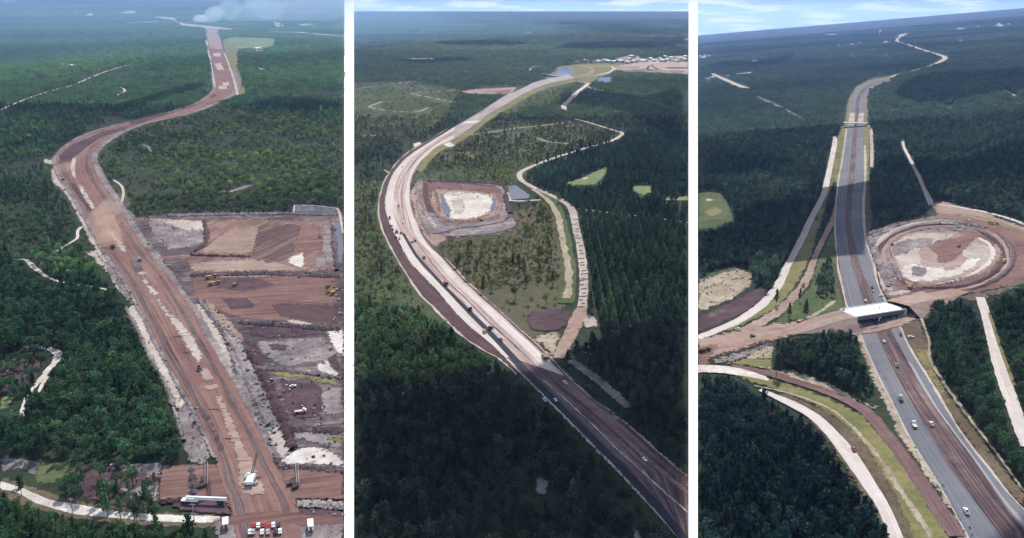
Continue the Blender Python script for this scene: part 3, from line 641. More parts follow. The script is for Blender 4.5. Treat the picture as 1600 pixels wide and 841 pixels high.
edged('asphalt_lane', k, mixedge(IL, ORt, .60)[48:], mixedge(IL, ORt, .88)[48:], 'grey_asphalt', jit=0, smooth=False)
edged('earth_road', k, mixedge(IL, ORt, .03)[:23], mixedge(IL, ORt, .93)[:23], 'median', jit=1.2, smooth=False)  # darker bed over the cloud-shadowed stretch, shade put into its colour
edged('haul_track', k, mixedge(IL, ORt, .34)[:21], mixedge(IL, ORt, .37)[:21], 'sand', jit=1.2, smooth=False)
edged('haul_track', k, mixedge(IL, ORt, .60)[:20], mixedge(IL, ORt, .70)[:20], 'brown_field', jit=1.2, smooth=False)
edged('asphalt_lane', k, [(1062, 845), (1005, 776), (930, 698), (850, 618), (802, 566), (754, 514), (702, 460), (654, 408), (642, 391), (628, 366)],
      [(1076, 842), (1021, 776), (945, 698), (864, 618), (814, 566), (764, 514), (709, 460), (660, 408), (647, 390), (632, 365)], 'fresh_asphalt', jit=.2)
sheet('concrete_joint', k, [(726, 190), (752, 188), (746, 193), (720, 195)], 'white_sand', jit=.3)
sheet('sand_patch', k, [(645, 225), (656, 222), (660, 226), (648, 231)], 'white_sand')
sheet('sand_patch', k, [(692, 226), (702, 222), (712, 228), (700, 232)], 'white_sand')
# excavated pit
sheet('dirt_field', k, [(655, 281), (700, 282), (745, 286), (786, 290), (792, 315), (798, 333), (808, 346), (806, 358), (780, 367), (740, 371), (702, 372), (672, 369), (662, 350), (650, 320), (652, 300)], 'grey_sand', smooth=True)
sheet('pit_floor', k, [(664, 285), (715, 288), (770, 291), (784, 296), (787, 318), (780, 340), (735, 352), (700, 350), (678, 336), (664, 310)], 'brown_field')
sheet('pit_floor', k, [(677, 296), (730, 297), (774, 303), (783, 320), (776, 334), (734, 346), (700, 346), (684, 335)], 'tan_field')
sheet('pit_floor', k, [(676, 298), (684, 302), (690, 325), (689, 336), (679, 331)], 'brown_field', jit=.8)
sheet('pond', k, [(687, 304), (696, 302), (712, 326), (712, 340), (700, 342), (692, 330)], 'grey_water', jit=.6)
sheet('pond', k, [(762, 310), (770, 307), (776, 312), (774, 330), (763, 333)], 'grey_water', jit=.6)
sheet('white_sand', k, [(691, 303), (702, 300), (720, 300), (745, 302), (768, 305), (772, 318), (766, 332), (748, 341), (727, 344), (706, 344), (699, 340), (703, 330), (696, 318)], 'white_sand')
sheet('sand_patch', k, [(704, 314), (722, 312), (728, 326), (722, 336), (708, 336)], 'sand')
path('haul_track', k, [(662, 366, 8), (690, 365, 7), (715, 358, 6), (750, 354, 6), (785, 347, 6), (796, 338, 6), (793, 322, 6)], 'purple_field', jit=1)
path('haul_track', k, [(668, 371, 6), (720, 370, 6), (770, 366, 6), (800, 358, 6), (808, 350, 5), (800, 338, 5)], 'brown_dark', jit=1)
path('pit_wall', k, [(664, 285, 8), (665, 310, 10), (675, 334, 10)], 'brown_dark', jit=1)
path('pit_wall', k, [(670, 284, 12), (720, 287, 12), (775, 292, 10)], 'brown_dark', jit=1.5)
sheet('sand_patch', k, [(664, 340), (670, 336), (684, 352), (680, 360)], 'sand')
sheet('dirt_field', k, [(640, 300), (650, 284), (662, 284), (664, 330), (672, 366), (690, 366), (700, 374), (678, 388), (662, 370), (646, 336)], 'tan_field')
sheet('dirt_field', k, [(650, 300), (660, 296), (664, 340), (654, 336)], 'brown_field')
bank(2, [(654, 283, 2), (652, 310, 2), (660, 345, 3), (672, 368, 3)], 'grey_sand', 2.4)
bank(2, [(660, 283, 2), (720, 285, 2), (785, 291, 2), (790, 312, 2), (797, 334, 2)], 'brown_dark', 2.6)
bank(2, [(676, 300, 2), (680, 328, 3), (700, 345, 3), (735, 346, 2), (775, 335, 2), (780, 318, 2)], 'tan_field', 1.8)
sheet('pond', k, [(790, 292), (806, 290), (828, 306), (826, 311), (799, 313)], 'grey_water', jit=.5)
path('sand_path', k, [(792, 314, 8), (815, 315, 8), (845, 313, 8)], 'sand_path')
path('sand_margin', k, [(789, 292, 3), (798, 314, 3)], 'sand')
# lanes on the right
path('grass_strip', k, [(826, 290, 14), (860, 312, 18), (874, 340, 18), (885, 385, 20), (890, 430, 22), (884, 476, 26)], 'green_grass', jit=.6)
path('sand_strip', k, [(832, 296, 6), (858, 316, 9), (872, 340, 10), (880, 380, 10), (889, 425, 11), (886, 468, 12)], 'dry_sand_grass', jit=1.5)
path('sand_road', k, [(966, 206, 6), (973, 210, 7), (957, 220, 7), (930, 228, 7), (902, 236, 7), (862, 249, 8), (826, 263, 8), (811, 273, 9), (818, 285, 9), (841, 297, 9)], 'sand_path', cw=1.3)
path('striped_lane', k, [(841, 297, 9), (862, 306, 10), (885, 319, 11), (895, 332, 12), (900, 358, 12), (908, 394, 13), (912, 430, 14), (912, 452, 14), (909, 486, 15)], 'sand', cw=1.15)
path('sand_road', k, [(902, 327, 4), (949, 333, 4), (1019, 341, 5), (1076, 349, 6)], 'sand_path', cw=1.6)
sheet('grass_field', k, [(879, 287), (912, 277), (930, 268), (949, 261), (948, 270), (941, 281), (930, 290), (896, 291)], 'field_green', jit=.8)
sheet('sand_patch', k, [(910, 279), (918, 278), (917, 281), (911, 281)], 'white_sand', jit=.4)
sheet('grass_field', k, [(988, 291), (1018, 290), (1019, 301), (1004, 307), (990, 300)], 'field_green', jit=.8)
sheet('grass_field', k, [(1034, 310), (1076, 307), (1076, 315), (1040, 314)], 'field_green', jit=.8)
sheet('mud_patch', k, [(820, 498), (832, 486), (853, 482), (875, 484), (893, 492), (888, 508), (868, 519), (843, 520), (826, 512)], 'purple_field', smooth=True)
sheet('sand_patch', k, [(832, 531), (845, 522), (878, 518), (872, 545), (864, 558)], 'dry_sand_grass')
path('sand_road', k, [(910, 480, 18), (902, 500, 24), (890, 525, 22), (880, 545, 20), (872, 562, 18)], 'tan_field')
sheet('sand_patch', k, [(914, 490), (932, 496), (934, 512), (918, 516), (910, 510)], 'sand')
sheet('sand_patch', k, [(893, 540), (905, 544), (925, 555), (918, 557)], 'dry_sand_grass')
for pts in ([(836, 752), (845, 745), (860, 755), (852, 778), (838, 772)], [(925, 745), (935, 755), (955, 778), (960, 790), (945, 775)], [(1030, 708), (1045, 720), (1070, 738), (1060, 736)], [(952, 648), (962, 651), (972, 660), (960, 656)], [(985, 825), (1000, 835), (1010, 865), (996, 865)]):
    sheet('sand_patch', k, pts, 'grey_sand')
edged('haul_track', k, [(884, 566), (930, 600), (975, 640)], [(896, 562), (944, 596), (990, 638)], 'grey_sand', jit=2)

# ================================================================== RIGHT SHEET
k = 3
for pts in ([(1091, 92), (1100, 87), (1112, 88), (1103, 91)], [(1101, 126), (1112, 121), (1116, 123), (1106, 127)], [(1128, 118), (1140, 119), (1150, 115), (1178, 112), (1176, 115)], [(1172, 97), (1184, 98), (1182, 95)], [(1282, 55), (1298, 55), (1318, 54), (1300, 53)],
            [(1310, 72), (1330, 70), (1355, 66), (1365, 65), (1340, 67)], [(1378, 68), (1390, 66), (1392, 64), (1380, 65)], [(1398, 56), (1410, 53), (1428, 52), (1412, 58)], [(1470, 47), (1500, 47), (1512, 43), (1490, 46)], [(1516, 43), (1535, 42), (1537, 40), (1520, 42)],
            [(1550, 41), (1562, 37), (1570, 40), (1588, 37), (1570, 42)], [(1490, 63), (1506, 65), (1504, 62)], [(1288, 94), (1296, 93), (1292, 92)], [(1095, 105), (1092, 104), (1096, 103)]):
    sheet('sand_patch', k, pts, 'sand', jit=.3)
path('straight_road', k, [(1112, 115, 6), (1130, 123, 8), (1150, 132, 10), (1169, 139, 12)], 'sand_path', cw=1.6)
path('sand_path', k, [(1180, 150, 3), (1210, 163, 4), (1240, 178, 4), (1262, 190, 4)], 'grey_sand', jit=2, cw=1.5)
path('motorway', k, [(1385, 123, 9), (1405, 116, 6), (1422, 112, 5), (1450, 104, 4), (1470, 96, 8), (1477, 90, 7), (1468, 86, 6), (1445, 79, 5), (1422, 71, 4), (1402, 65, 5), (1408, 57, 5), (1426, 52, 3)], 'sand_path', cw=1.4)
path('sand_path', k, [(1562, 138, 3), (1572, 142, 3), (1585, 149, 5), (1590, 152, 4)], 'sand_path', cw=1.4)
path('sand_path', k, [(1358, 199, 3), (1400, 197, 2), (1430, 196, 2)], 'sand_path', cw=1.5)
path('sand_path', k, [(1360, 203, 4), (1362, 225, 5), (1362, 262, 5)], 'sand', cw=1.4)
path('sand_path', k, [(1347, 239, 3), (1375, 237, 3), (1400, 235, 2)], 'dry_sand_grass', cw=1.5)
# grass verges of the motorway
sheet('grass_verge', k, [(1325, 155), (1336, 136), (1358, 124), (1392, 118), (1392, 128), (1368, 132), (1358, 142), (1356, 165), (1357, 195), (1360, 205), (1358, 292), (1310, 292), (1297, 275), (1312, 205), (1319, 195)], 'olive_grass')
sheet('roadside_ground', k, [(1310, 285), (1360, 285), (1364, 355), (1355, 420), (1380, 470), (1320, 490), (1300, 470), (1308, 400), (1303, 350)], 'brown_grass')
sheet('grass_verge', k, [(1300, 352), (1308, 352), (1312, 410), (1318, 470), (1322, 489), (1268, 500), (1210, 506), (1222, 492), (1240, 472), (1262, 450), (1275, 412)], 'green_grass', zone=27)
sheet('mud_strip', k, [(1300, 412), (1312, 412), (1320, 450), (1326, 482), (1318, 480), (1308, 446)], 'brown_dark')
sheet('scrub_patch', k, [(1288, 414), (1301, 412), (1308, 450), (1306, 468), (1275, 466), (1280, 440)], 'scrub', zone=25)
path('ditch_strip', k, [(1262, 498, 8), (1285, 485, 7), (1305, 470, 6)], 'dry_sand_grass', jit=1.5)
# left of the motorway: clearing, purple field
sheet('green_clearing', k, [(1090, 302), (1108, 299), (1128, 302), (1140, 322), (1150, 344), (1122, 356), (1090, 360)], 'green_grass')
sheet('grass_patch', k, [(1096, 330), (1120, 322), (1134, 330), (1110, 340)], 'olive_grass')
sheet('grass_patch', k, [(1094, 346), (1120, 342), (1140, 346), (1112, 354)], 'scrub')
sheet('sand_patch', k, [(1101, 313), (1107, 310), (1116, 313), (1108, 315)], 'sand', jit=.4)
sheet('dry_ground', k, [(1090, 436), (1112, 428), (1150, 418), (1176, 426), (1174, 446), (1152, 464), (1112, 482), (1090, 490)], 'dry_sand_grass')
sheet('grass_patch', k, [(1092, 436), (1110, 425), (1150, 416), (1160, 420), (1120, 432), (1095, 442)], 'green_grass')
sheet('dirt_field', k, [(1090, 495), (1130, 476), (1166, 459), (1185, 449), (1199, 452), (1195, 468), (1168, 488), (1128, 507), (1090, 524)], 'purple_field')
sheet('brown_patch', k, [(1100, 492), (1135, 480), (1160, 467), (1165, 470), (1135, 488), (1105, 500)], 'brown_grass')
sheet('grass_verge', k, [(1310, 205), (1318, 205), (1312, 260), (1300, 292), (1292, 320), (1284, 350), (1268, 400), (1250, 440), (1230, 465), (1205, 488), (1165, 508), (1130, 522), (1120, 518), (1185, 482), (1220, 442), (1240, 405), (1272, 340), (1295, 284), (1306, 225)], 'olive_grass')
path('sand_lane', k, [(1299, 214, 4), (1305, 217, 7), (1300, 247, 8), (1292, 284, 9), (1288, 302, 9), (1268, 341, 10), (1253, 373, 11), (1237, 404, 11), (1228, 420, 12), (1219, 441, 14), (1206, 460, 15), (1185, 481, 17), (1153, 502, 18), (1119, 517, 18), (1085, 531, 18)], 'pale_road', jit=.4, cw=1.15)
path('earth_track', k, [(1308, 314, 6), (1306, 330, 8), (1300, 347, 9), (1287, 373, 9), (1276, 396, 9), (1269, 414, 10), (1258, 441, 14), (1242, 462, 16), (1221, 483, 20), (1190, 503, 22), (1158, 520, 26), (1125, 534, 30)], 'tan_field', jit=.8)
path('sand_path', k, [(1252, 358, 3), (1280, 356, 4), (1305, 353, 4)], 'grey_sand')
path('sand_path', k, [(1311, 314, 4), (1330, 310, 4)], 'grey_sand')
# carriageways with a torn-up median between
c1L = [(1517, 845), (1466, 754), (1427, 692), (1391, 621), (1364, 567), (1346, 524), (1326, 481), (1318, 449), (1311, 413), (1306, 357), (1309, 305), (1313, 278), (1321, 226), (1324, 200), (1327, 176), (1330, 156), (1337, 142), (1352, 132), (1370, 126), (1390, 121)]
c1R = [(1568, 845), (1511, 768), (1469, 707), (1422, 627), (1390, 567), (1372, 526), (1350, 474), (1340, 440), (1331, 413), (1321, 357), (1323, 312), (1326, 278), (1331, 226), (1334, 200), (1336, 176), (1338, 156), (1343, 144), (1356, 134), (1372, 128), (1390, 123)]
c2L = [(1625, 855), (1573, 794), (1526, 726), (1487, 673), (1450, 621), (1406, 543), (1393, 518), (1367, 471), (1356, 444), (1343, 410), (1331, 357), (1331, 315), (1335, 280), (1338, 226), (1340, 200), (1342, 176), (1343, 158), (1348, 147), (1359, 136), (1374, 129), (1390, 124)]
c2R = [(1680, 860), (1600, 800), (1539, 728), (1497, 673), (1466, 621), (1419, 543), (1406, 514), (1380, 468), (1369, 441), (1362, 410), (1350, 370), (1347, 320), (1350, 280), (1349, 226), (1350, 200), (1351, 176), (1351, 160), (1354, 149), (1363, 139), (1377, 131), (1390, 126)]
sheet('sandy_verge', k, [(1330, 514), (1352, 518), (1370, 560), (1400, 622), (1432, 690), (1470, 752), (1525, 865), (1500, 865), (1478, 792), (1440, 738), (1402, 682), (1384, 640), (1360, 590), (1338, 530)], 'dry_sand_grass')
sheet('grass_verge', k, [(1400, 512), (1436, 494), (1446, 515), (1454, 540), (1458, 572), (1480, 612), (1502, 640), (1545, 700), (1600, 772), (1600, 800), (1540, 730), (1466, 622)], 'brown_grass')
sheet('grass_patch', k, [(1425, 548), (1452, 545), (1460, 578), (1488, 628), (1480, 632), (1450, 590)], 'olive_grass')
edged('median_ground', k, c1R, c2L, 'median', jit=.4)
edged('sand_shoulder', k, [(x - 3, y + .5) for x, y in c1L[:14]], c1L[:14], 'sand', jit=1)
edged('sand_shoulder', k, c2R[:14], [(x + 4, y - .5) for x, y in c2R[:14]], 'sand', jit=1)
edged('carriageway', k, c1L, c1R, 'asphalt', jit=.25, n=140)
edged('carriageway', k, c2L, c2R, 'asphalt', jit=.25, n=140)
edged('carriageway', k, mixedge(c2L, c2R, .02)[:26], mixedge(c2L, c2R, .3)[:26], 'grey_asphalt', jit=.3, smooth=False)
sheet('concrete_pad', k, [(1327, 176), (1337, 176), (1335, 196), (1324, 196)], 'sand', jit=.3)
sheet('concrete_pad', k, [(1342, 176), (1351, 176), (1350, 192), (1339, 192)], 'sand', jit=.3)
# path right, ring around the basin
path('sand_path', k, [(1410, 220, 4), (1413, 232, 4), (1421, 247, 5), (1428, 262, 5), (1436, 277, 6), (1442, 292, 6), (1449, 306, 8), (1456, 322, 9)], 'pale_road', cw=1.5)
sheet('dirt_ground', k, [(1355, 366), (1384, 352), (1420, 344), (1462, 336), (1480, 328), (1530, 336), (1570, 350), (1605, 366), (1605, 436), (1560, 452), (1500, 462), (1440, 470), (1400, 472), (1384, 462), (1368, 420), (1356, 385)], 'brown_field', smooth=True)
sheet('dirt_ground', k, [(1450, 318), (1475, 314), (1500, 322), (1545, 334), (1605, 356), (1605, 368), (1560, 352), (1500, 338), (1462, 336)], 'tan_field')
path('sand_lane', k, [(1462, 320, 5), (1490, 323, 6), (1530, 330, 7), (1570, 340, 8), (1605, 352, 9)], 'pale_road', cw=1.3)
path('grass_strip', k, [(1490, 334, 4), (1530, 340, 6), (1570, 352, 8), (1605, 367, 9)], 'olive_grass')
sheet('basin_bank', k, [(1352, 370), (1372, 360), (1400, 352), (1440, 345), (1478, 344), (1520, 352), (1545, 358), (1536, 366), (1490, 361), (1445, 360), (1410, 368), (1388, 382), (1386, 398), (1396, 416), (1404, 440), (1400, 458), (1384, 458), (1370, 420), (1360, 392)], 'grey_sand')
sheet('basin_floor', k, [(1386, 386), (1398, 372), (1430, 363), (1475, 361), (1520, 368), (1550, 380), (1558, 394), (1550, 412), (1528, 428), (1495, 438), (1455, 446), (1415, 446), (1404, 430), (1392, 408)], 'tan_field', smooth=True)
sheet('basin_floor', k, [(1394, 388), (1404, 374), (1434, 365), (1470, 364), (1500, 368), (1470, 378), (1440, 392), (1440, 412), (1410, 424)], 'sand', smooth=True)
sheet('basin_floor', k, [(1500, 396), (1520, 380), (1546, 384), (1552, 398), (1542, 414), (1515, 426), (1500, 418)], 'sand', smooth=True)
sheet('basin_floor', k, [(1404, 416), (1430, 412), (1468, 418), (1500, 404), (1534, 400), (1526, 418), (1500, 431), (1455, 441), (1420, 442), (1408, 428)], 'white_sand')
sheet('basin_floor', k, [(1470, 412), (1500, 398), (1520, 404), (1496, 420), (1478, 428)], 'tan_field')
sheet('basin_floor', k, [(1425, 416), (1450, 418), (1446, 434), (1424, 432)], 'grey_sand')
sheet('basin_floor', k, [(1394, 384), (1420, 372), (1440, 380), (1416, 398), (1398, 402)], 'grey_sand')
sheet('basin_floor', k, [(1420, 378), (1440, 371), (1462, 374), (1452, 388), (1430, 390)], 'grey_sand')
sheet('basin_floor', k, [(1448, 388), (1462, 376), (1500, 370), (1540, 362), (1556, 356), (1552, 366), (1520, 376), (1508, 392), (1490, 408), (1468, 415), (1462, 398)], 'brown_field')
path('haul_track', k, [(1548, 360, 14), (1520, 368, 16), (1490, 378, 16)], 'brown_road')
path('basin_edge', k, [(1386, 392, 7), (1394, 410, 7), (1404, 432, 8), (1414, 446, 8)], 'brown_dark')
path('basin_edge', k, [(1392, 378, 3), (1420, 367, 3), (1460, 361, 3), (1500, 365, 3)], 'grey_asphalt')
path('basin_edge', k, [(1528, 372, 6), (1548, 384, 8), (1552, 400, 8), (1536, 420, 8), (1505, 436, 7), (1462, 445, 6)], 'pale_road', jit=1)
path('basin_edge', k, [(1540, 374, 3), (1558, 388, 4), (1560, 406, 4), (1542, 424, 4)], 'brown_dark', jit=1)
path('basin_bank', k, [(1550, 368, 10), (1572, 384, 12), (1574, 402, 12), (1556, 424, 10)], 'tan_field', jit=.6)
path('basin_edge', k, [(1362, 372, 4), (1396, 360, 3), (1440, 352, 3), (1490, 351, 3), (1535, 358, 3)], 'brown_dark', jit=2)
for q, mt in ((0, 'pink_road'), (8, 'sand'), (15, 'grey_sand')):
    path('basin_bank', k, [(1372 + q, 425, 6), (1378 + q, 440, 7), (1384 + q, 456, 8)], mt, jit=1.5)
sheet('sand_patch', k, [(1385, 458), (1410, 454), (1424, 456), (1408, 462), (1390, 464)], 'sand')
path('mud_strip', k, [(1424, 456, 8), (1450, 451, 8), (1485, 443, 8)], 'purple_field')
def ring(rx, ry, a0, a1, w, mat, hgt):
    ang = list(range(a0, a1, 4)); n = len(ang); tp = [min(1, i / 4, (n - 1 - i) / 4) for i in range(n)]; ox, oy = random.uniform(-1.5, 1.5), random.uniform(-1, 1)
    pts = [(1470 + ox + rx * math.cos(R(a)) * random.uniform(.993, 1.007), 401 + oy + ry * math.sin(R(a)) * random.uniform(.992, 1.008), .6 + w * t * random.uniform(.6, 1.3)) for a, t in zip(ang, tp)]
    path('basin_bank', k, pts, mat, jit=1.4, smooth=False, hs=[hgt * t * random.uniform(.5, 1.1) for t in tp] if hgt else None, n=n)
ring(92, 46, -62, 150, 7, 'brown_field', 0); ring(99, 50, -58, 116, 3, 'brown_dark', 1.2); ring(106, 54, -50, 96, 8, 'tan_field', 0); ring(114, 58, -40, 70, 3, 'median', 1.2)
ring(90, 46, 155, 290, 5, 'tan_field', 1.1); ring(98, 50, 172, 292, 3, 'brown_dark', 1.0); ring(107, 55, 186, 288, 5, 'sand', 1.0)
strew(3, [(1372 + 0, 380), (1400, 358), (1470, 346), (1530, 356), (1500, 362), (1440, 364), (1395, 384), (1400, 420), (1384, 420)], 160, .25, .7, (DK, PA, DK))
bank(3, [(1356, 368, 2), (1396, 355, 2), (1440, 347, 2), (1480, 345, 2), (1540, 357, 2)], 'grey_sand', 2.2)
bank(3, [(1388, 384, 2), (1388, 398, 2), (1398, 418, 3), (1408, 440, 3)], 'grey_sand', 2.0)
bank(3, [(1420, 450, 3), (1460, 447, 3), (1505, 438, 3), (1540, 424, 3), (1560, 402, 3), (1556, 384, 2)], 'tan_field', 2.2)
bank(3, [(1366, 380, 2), (1374, 410, 3), (1388, 450, 3)], 'grey_sand', 2.0)
sheet('brown_verge', k, [(1432, 484), (1450, 472), (1500, 462), (1560, 452), (1605, 430), (1605, 446), (1550, 466), (1530, 476), (1490, 466), (1452, 470), (1438, 490)], 'brown_grass')
# crossing road, detour and ground west of the bridge
sheet('dirt_ground', k, [(1090, 530), (1125, 522), (1160, 517), (1210, 505), (1258, 501), (1300, 492), (1326, 484), (1332, 512), (1290, 512), (1262, 520), (1210, 534), (1160, 548), (1130, 556), (1108, 562), (1106, 574), (1140, 582), (1090, 584)], 'tan_field')
sheet('dirt_ground', k, [(1090, 540), (1130, 540), (1112, 556), (1108, 570), (1120, 580), (1090, 580)], 'brown_field')
sheet('mud_strip', k, [(1112, 556), (1165, 540), (1230, 522), (1255, 517), (1255, 522), (1200, 538), (1150, 552), (1118, 560)], 'brown_dark')
sheet('sand_patch', k, [(1112, 562), (1150, 552), (1205, 536), (1206, 546), (1180, 556), (1150, 566), (1128, 570), (1112, 568)], 'grey_sand')
sheet('scrub_patch', k, [(1158, 566), (1180, 548), (1210, 540), (1208, 562), (1180, 564)], 'dry_sand_grass')
sheet('grass_verge', k, [(1130, 570), (1160, 562), (1206, 561), (1206, 580), (1170, 574)], 'olive_grass')
sheet('dirt_ground', k, [(1398, 466), (1442, 454), (1462, 466), (1448, 486), (1424, 506), (1400, 514)], 'tan_field')
path('detour', k, [(1275, 510, 15), (1305, 519, 14), (1335, 522, 13), (1370, 517, 12), (1402, 508, 12), (1424, 495, 13), (1442, 478, 15)], 'tan_field', jit=.8)
sheet('dirt_ground', k, [(1330, 512), (1370, 508), (1404, 498), (1412, 500), (1398, 510), (1330, 522)], 'tan_field', clear=True)
# red track, verge and sand lane in the lower left
sheet('grass_verge', k, [(1130, 582), (1180, 584), (1236, 602), (1300, 625), (1350, 650), (1398, 705), (1438, 764), (1498, 865), (1420, 865), (1368, 752), (1338, 702), (1310, 660), (1270, 634), (1210, 612), (1150, 592)], 'olive_grass')
sheet('brown_verge', k, [(1178, 610), (1206, 618), (1250, 645), (1285, 682), (1320, 735), (1360, 795), (1390, 865), (1440, 865), (1405, 780), (1360, 710), (1310, 655), (1240, 618)], 'brown_grass', clear=False)
sheet('brown_verge', k, [(1182, 608), (1230, 618), (1290, 640), (1330, 672), (1362, 708), (1396, 768), (1432, 865), (1418, 865), (1368, 752), (1330, 705), (1290, 660), (1240, 630)], 'brown_grass')
path('sand_strip', k, [(1178, 604, 3), (1232, 616, 4), (1292, 638, 4), (1331, 668, 5), (1357, 697, 7), (1383, 731, 8), (1409, 773, 9), (1436, 812, 9), (1455, 843, 8)], 'dry_sand_grass', jit=2)
sheet('red_verge', k, [(1180, 572), (1240, 580), (1300, 602), (1345, 626), (1384, 640), (1368, 642), (1340, 634), (1290, 616), (1240, 598)], 'dry_sand_grass')
path('red_track', k, [(1140, 574, 20), (1179, 581, 22), (1205, 586, 22), (1237, 596, 20), (1289, 613, 20), (1335, 633, 21), (1360, 652, 22), (1382, 678, 23), (1410, 714, 24), (1440, 758, 26), (1470, 802, 28), (1496, 841, 28)], 'red_road', jit=.5)
path('sand_lane', k, [(1083, 578, 30), (1115, 578, 30), (1150, 582, 26), (1185, 590, 16), (1200, 596, 5)], 'white_sand', jit=.3)
edged('sand_lane', k, [(1185, 612), (1206, 623), (1235, 638), (1265, 656), (1294, 686), (1320, 722), (1345, 758), (1372, 800), (1396, 865)],
      [(1190, 609), (1212, 618), (1247, 632), (1284, 654), (1315, 684), (1338, 710), (1362, 748), (1392, 798), (1420, 865)], 'pale_road', jit=.4)
# straight sand lane far right and the fence path by the wood
path('sand_lane', k, [(1531, 466, 12), (1536, 480, 13), (1546, 515, 15), (1556, 555, 17), (1567, 592, 19), (1580, 628, 20), (1594, 670, 20), (1606, 700, 20)], 'pale_road', jit=.3)
path('grass_strip', k, [(1545, 490, 4), (1558, 530, 5), (1570, 565, 5), (1585, 605, 6)], 'olive_grass')
path('sand_path', k, [(1436, 492, 4), (1444, 512, 4), (1452, 536, 4), (1452, 560, 5), (1466, 586, 5), (1484, 614, 5), (1502, 638, 6), (1524, 668, 5), (1560, 715, 4), (1600, 770, 4)], 'dry_sand_grass', jit=1.6)

strew(1, [(192, 484), (214, 474), (240, 520), (256, 552), (300, 626), (332, 712), (322, 728), (296, 724), (262, 612), (215, 524)], 176, 0.17, 0.50, (DK, DK, PA))
strew(1, [(80, 262), (92, 266), (128, 325), (172, 400), (205, 462), (200, 474), (160, 412), (118, 330)], 92, 0.21, 0.56, (DK, PA, GN))
strew(1, [(160, 222), (143, 238), (140, 262), (190, 335), (240, 405), (272, 395), (232, 352), (170, 296), (150, 262)], 126, 0.21, 0.56, (DK, PA, GN))
strew(1, [(228, 340), (320, 346), (322, 378), (300, 388), (262, 392), (240, 372)], 109, 0.21, 0.62, (DK, DK, PA))
strew(1, [(318, 470), (330, 470), (385, 530), (420, 590), (456, 712), (432, 722), (366, 580), (345, 520), (300, 474)], 378, 0.21, 0.62, (DK, DK, GN, PA))
strew(1, [(370, 505), (538, 516), (538, 735), (460, 720), (420, 600)], 294, 0.21, 0.62, (DK, DK, PA))
strew(1, [(300, 424), (530, 427), (530, 434), (300, 434)], 176, 0.21, 0.56, (DK, DK, PA))
strew(1, [(372, 502), (530, 511), (530, 518), (380, 508)], 109, 0.21, 0.56, (DK, DK, PA))
strew(1, [(518, 430), (534, 428), (536, 512), (522, 512)], 84, 0.28, 0.68, (DK, DK, PA))
strew(1, [(110, 728), (250, 724), (250, 786), (140, 782)], 134, 0.21, 0.56, (DK, DK, PA))
strew(1, [(464, 784), (538, 786), (538, 810), (466, 805)], 67, 0.21, 0.43, (DK, DK, PA))
strew(2, [(655, 281), (786, 290), (808, 346), (780, 367), (672, 369), (650, 320)], 210, 0.21, 0.68, (DK, DK, PA))
strew(2, [(832, 520), (878, 518), (934, 500), (925, 555), (864, 558)], 58, 0.21, 0.56, (DK, GN, PA))
strew(3, [(1352, 370), (1400, 352), (1478, 344), (1545, 358), (1490, 361), (1410, 368), (1388, 382), (1404, 440), (1384, 458), (1370, 420)], 176, 0.21, 0.62, (DK, DK, PA))
strew(3, [(1090, 436), (1150, 418), (1176, 426), (1152, 464), (1090, 490)], 126, 0.21, 0.74, (DK, GN, GN, PA))
strew(3, [(1112, 562), (1205, 536), (1210, 560), (1130, 570)], 92, 0.21, 0.56, (DK, GN, PA))
strew(3, [(1330, 514), (1352, 518), (1432, 690), (1525, 841), (1500, 841), (1402, 682)], 126, 0.14, 0.31, (DK, GN, PA))
strew(3, [(1290, 490), (1326, 480), (1330, 512), (1280, 515)], 50, 0.14, 0.43, (DK, PA))
# ------------------------------------------------------------------ trees
def leaf_mat():
    m, t, b = new_mat('leaves'); N, L = t.nodes, t.links
    b.inputs['Roughness'].default_value = .65; b.inputs['Specular IOR Level'].default_value = .18
    at = N.new('ShaderNodeAttribute'); at.attribute_type = 'INSTANCER'; at.attribute_name = 'tint'
    oi = N.new('ShaderNodeObjectInfo'); mr = N.new('ShaderNodeMapRange'); mr.inputs[3].default_value = .72; mr.inputs[4].default_value = 1.35
    L.new(oi.outputs['Random'], mr.inputs[0])
    ge = N.new('ShaderNodeNewGeometry'); m2 = N.new('ShaderNodeMapRange'); m2.inputs[3].default_value = .65; m2.inputs[4].default_value = 1.4
    L.new(ge.outputs['Random Per Island'], m2.inputs[0])
    mm = N.new('ShaderNodeMath'); mm.operation = 'MULTIPLY'; L.new(mr.outputs[0], mm.inputs[0]); L.new(m2.outputs[0], mm.inputs[1])
    vm = N.new('ShaderNodeVectorMath'); vm.operation = 'SCALE'; L.new(at.outputs['Vector'], vm.inputs[0]); L.new(mm.outputs[0], vm.inputs['Scale'])
    L.new(vm.outputs[0], b.inputs['Base Color'])
    tl = N.new('ShaderNodeBsdfTranslucent'); L.new(vm.outputs[0], tl.inputs['Color'])
    ms = N.new('ShaderNodeMixShader'); ms.inputs[0].default_value = .38
    L.new(b.outputs[0], ms.inputs[1]); L.new(tl.outputs[0], ms.inputs[2]); L.new(ms.outputs[0], N['Material Output'].inputs['Surface'])
    return m
M['leaves'] = leaf_mat()
M['bark'] = plain('bark', (.09, .065, .05), .9, var=.3, spec=.1)
def leaf(V, F, c, s, r):
    """one small bent spray of leaves: two triangles sharing an edge"""
    d = Vector((r.gauss(0, 1), r.gauss(0, 1), r.gauss(0, .7))); d.normalize()
    e = d.orthogonal(); e.rotate(Matrix.Rotation(r.uniform(0, 6.28), 3, d)); e.normalize(); n = d.cross(e)
    i = len(V); c = Vector(c)
    V += [tuple(c - e * s * .5), tuple(c + n * s * .45 + d * s * .12), tuple(c + e * s * .5), tuple(c - n * s * .45 + d * s * .12)]
    F += [(i, i + 1, i + 2), (i, i + 2, i + 3)]
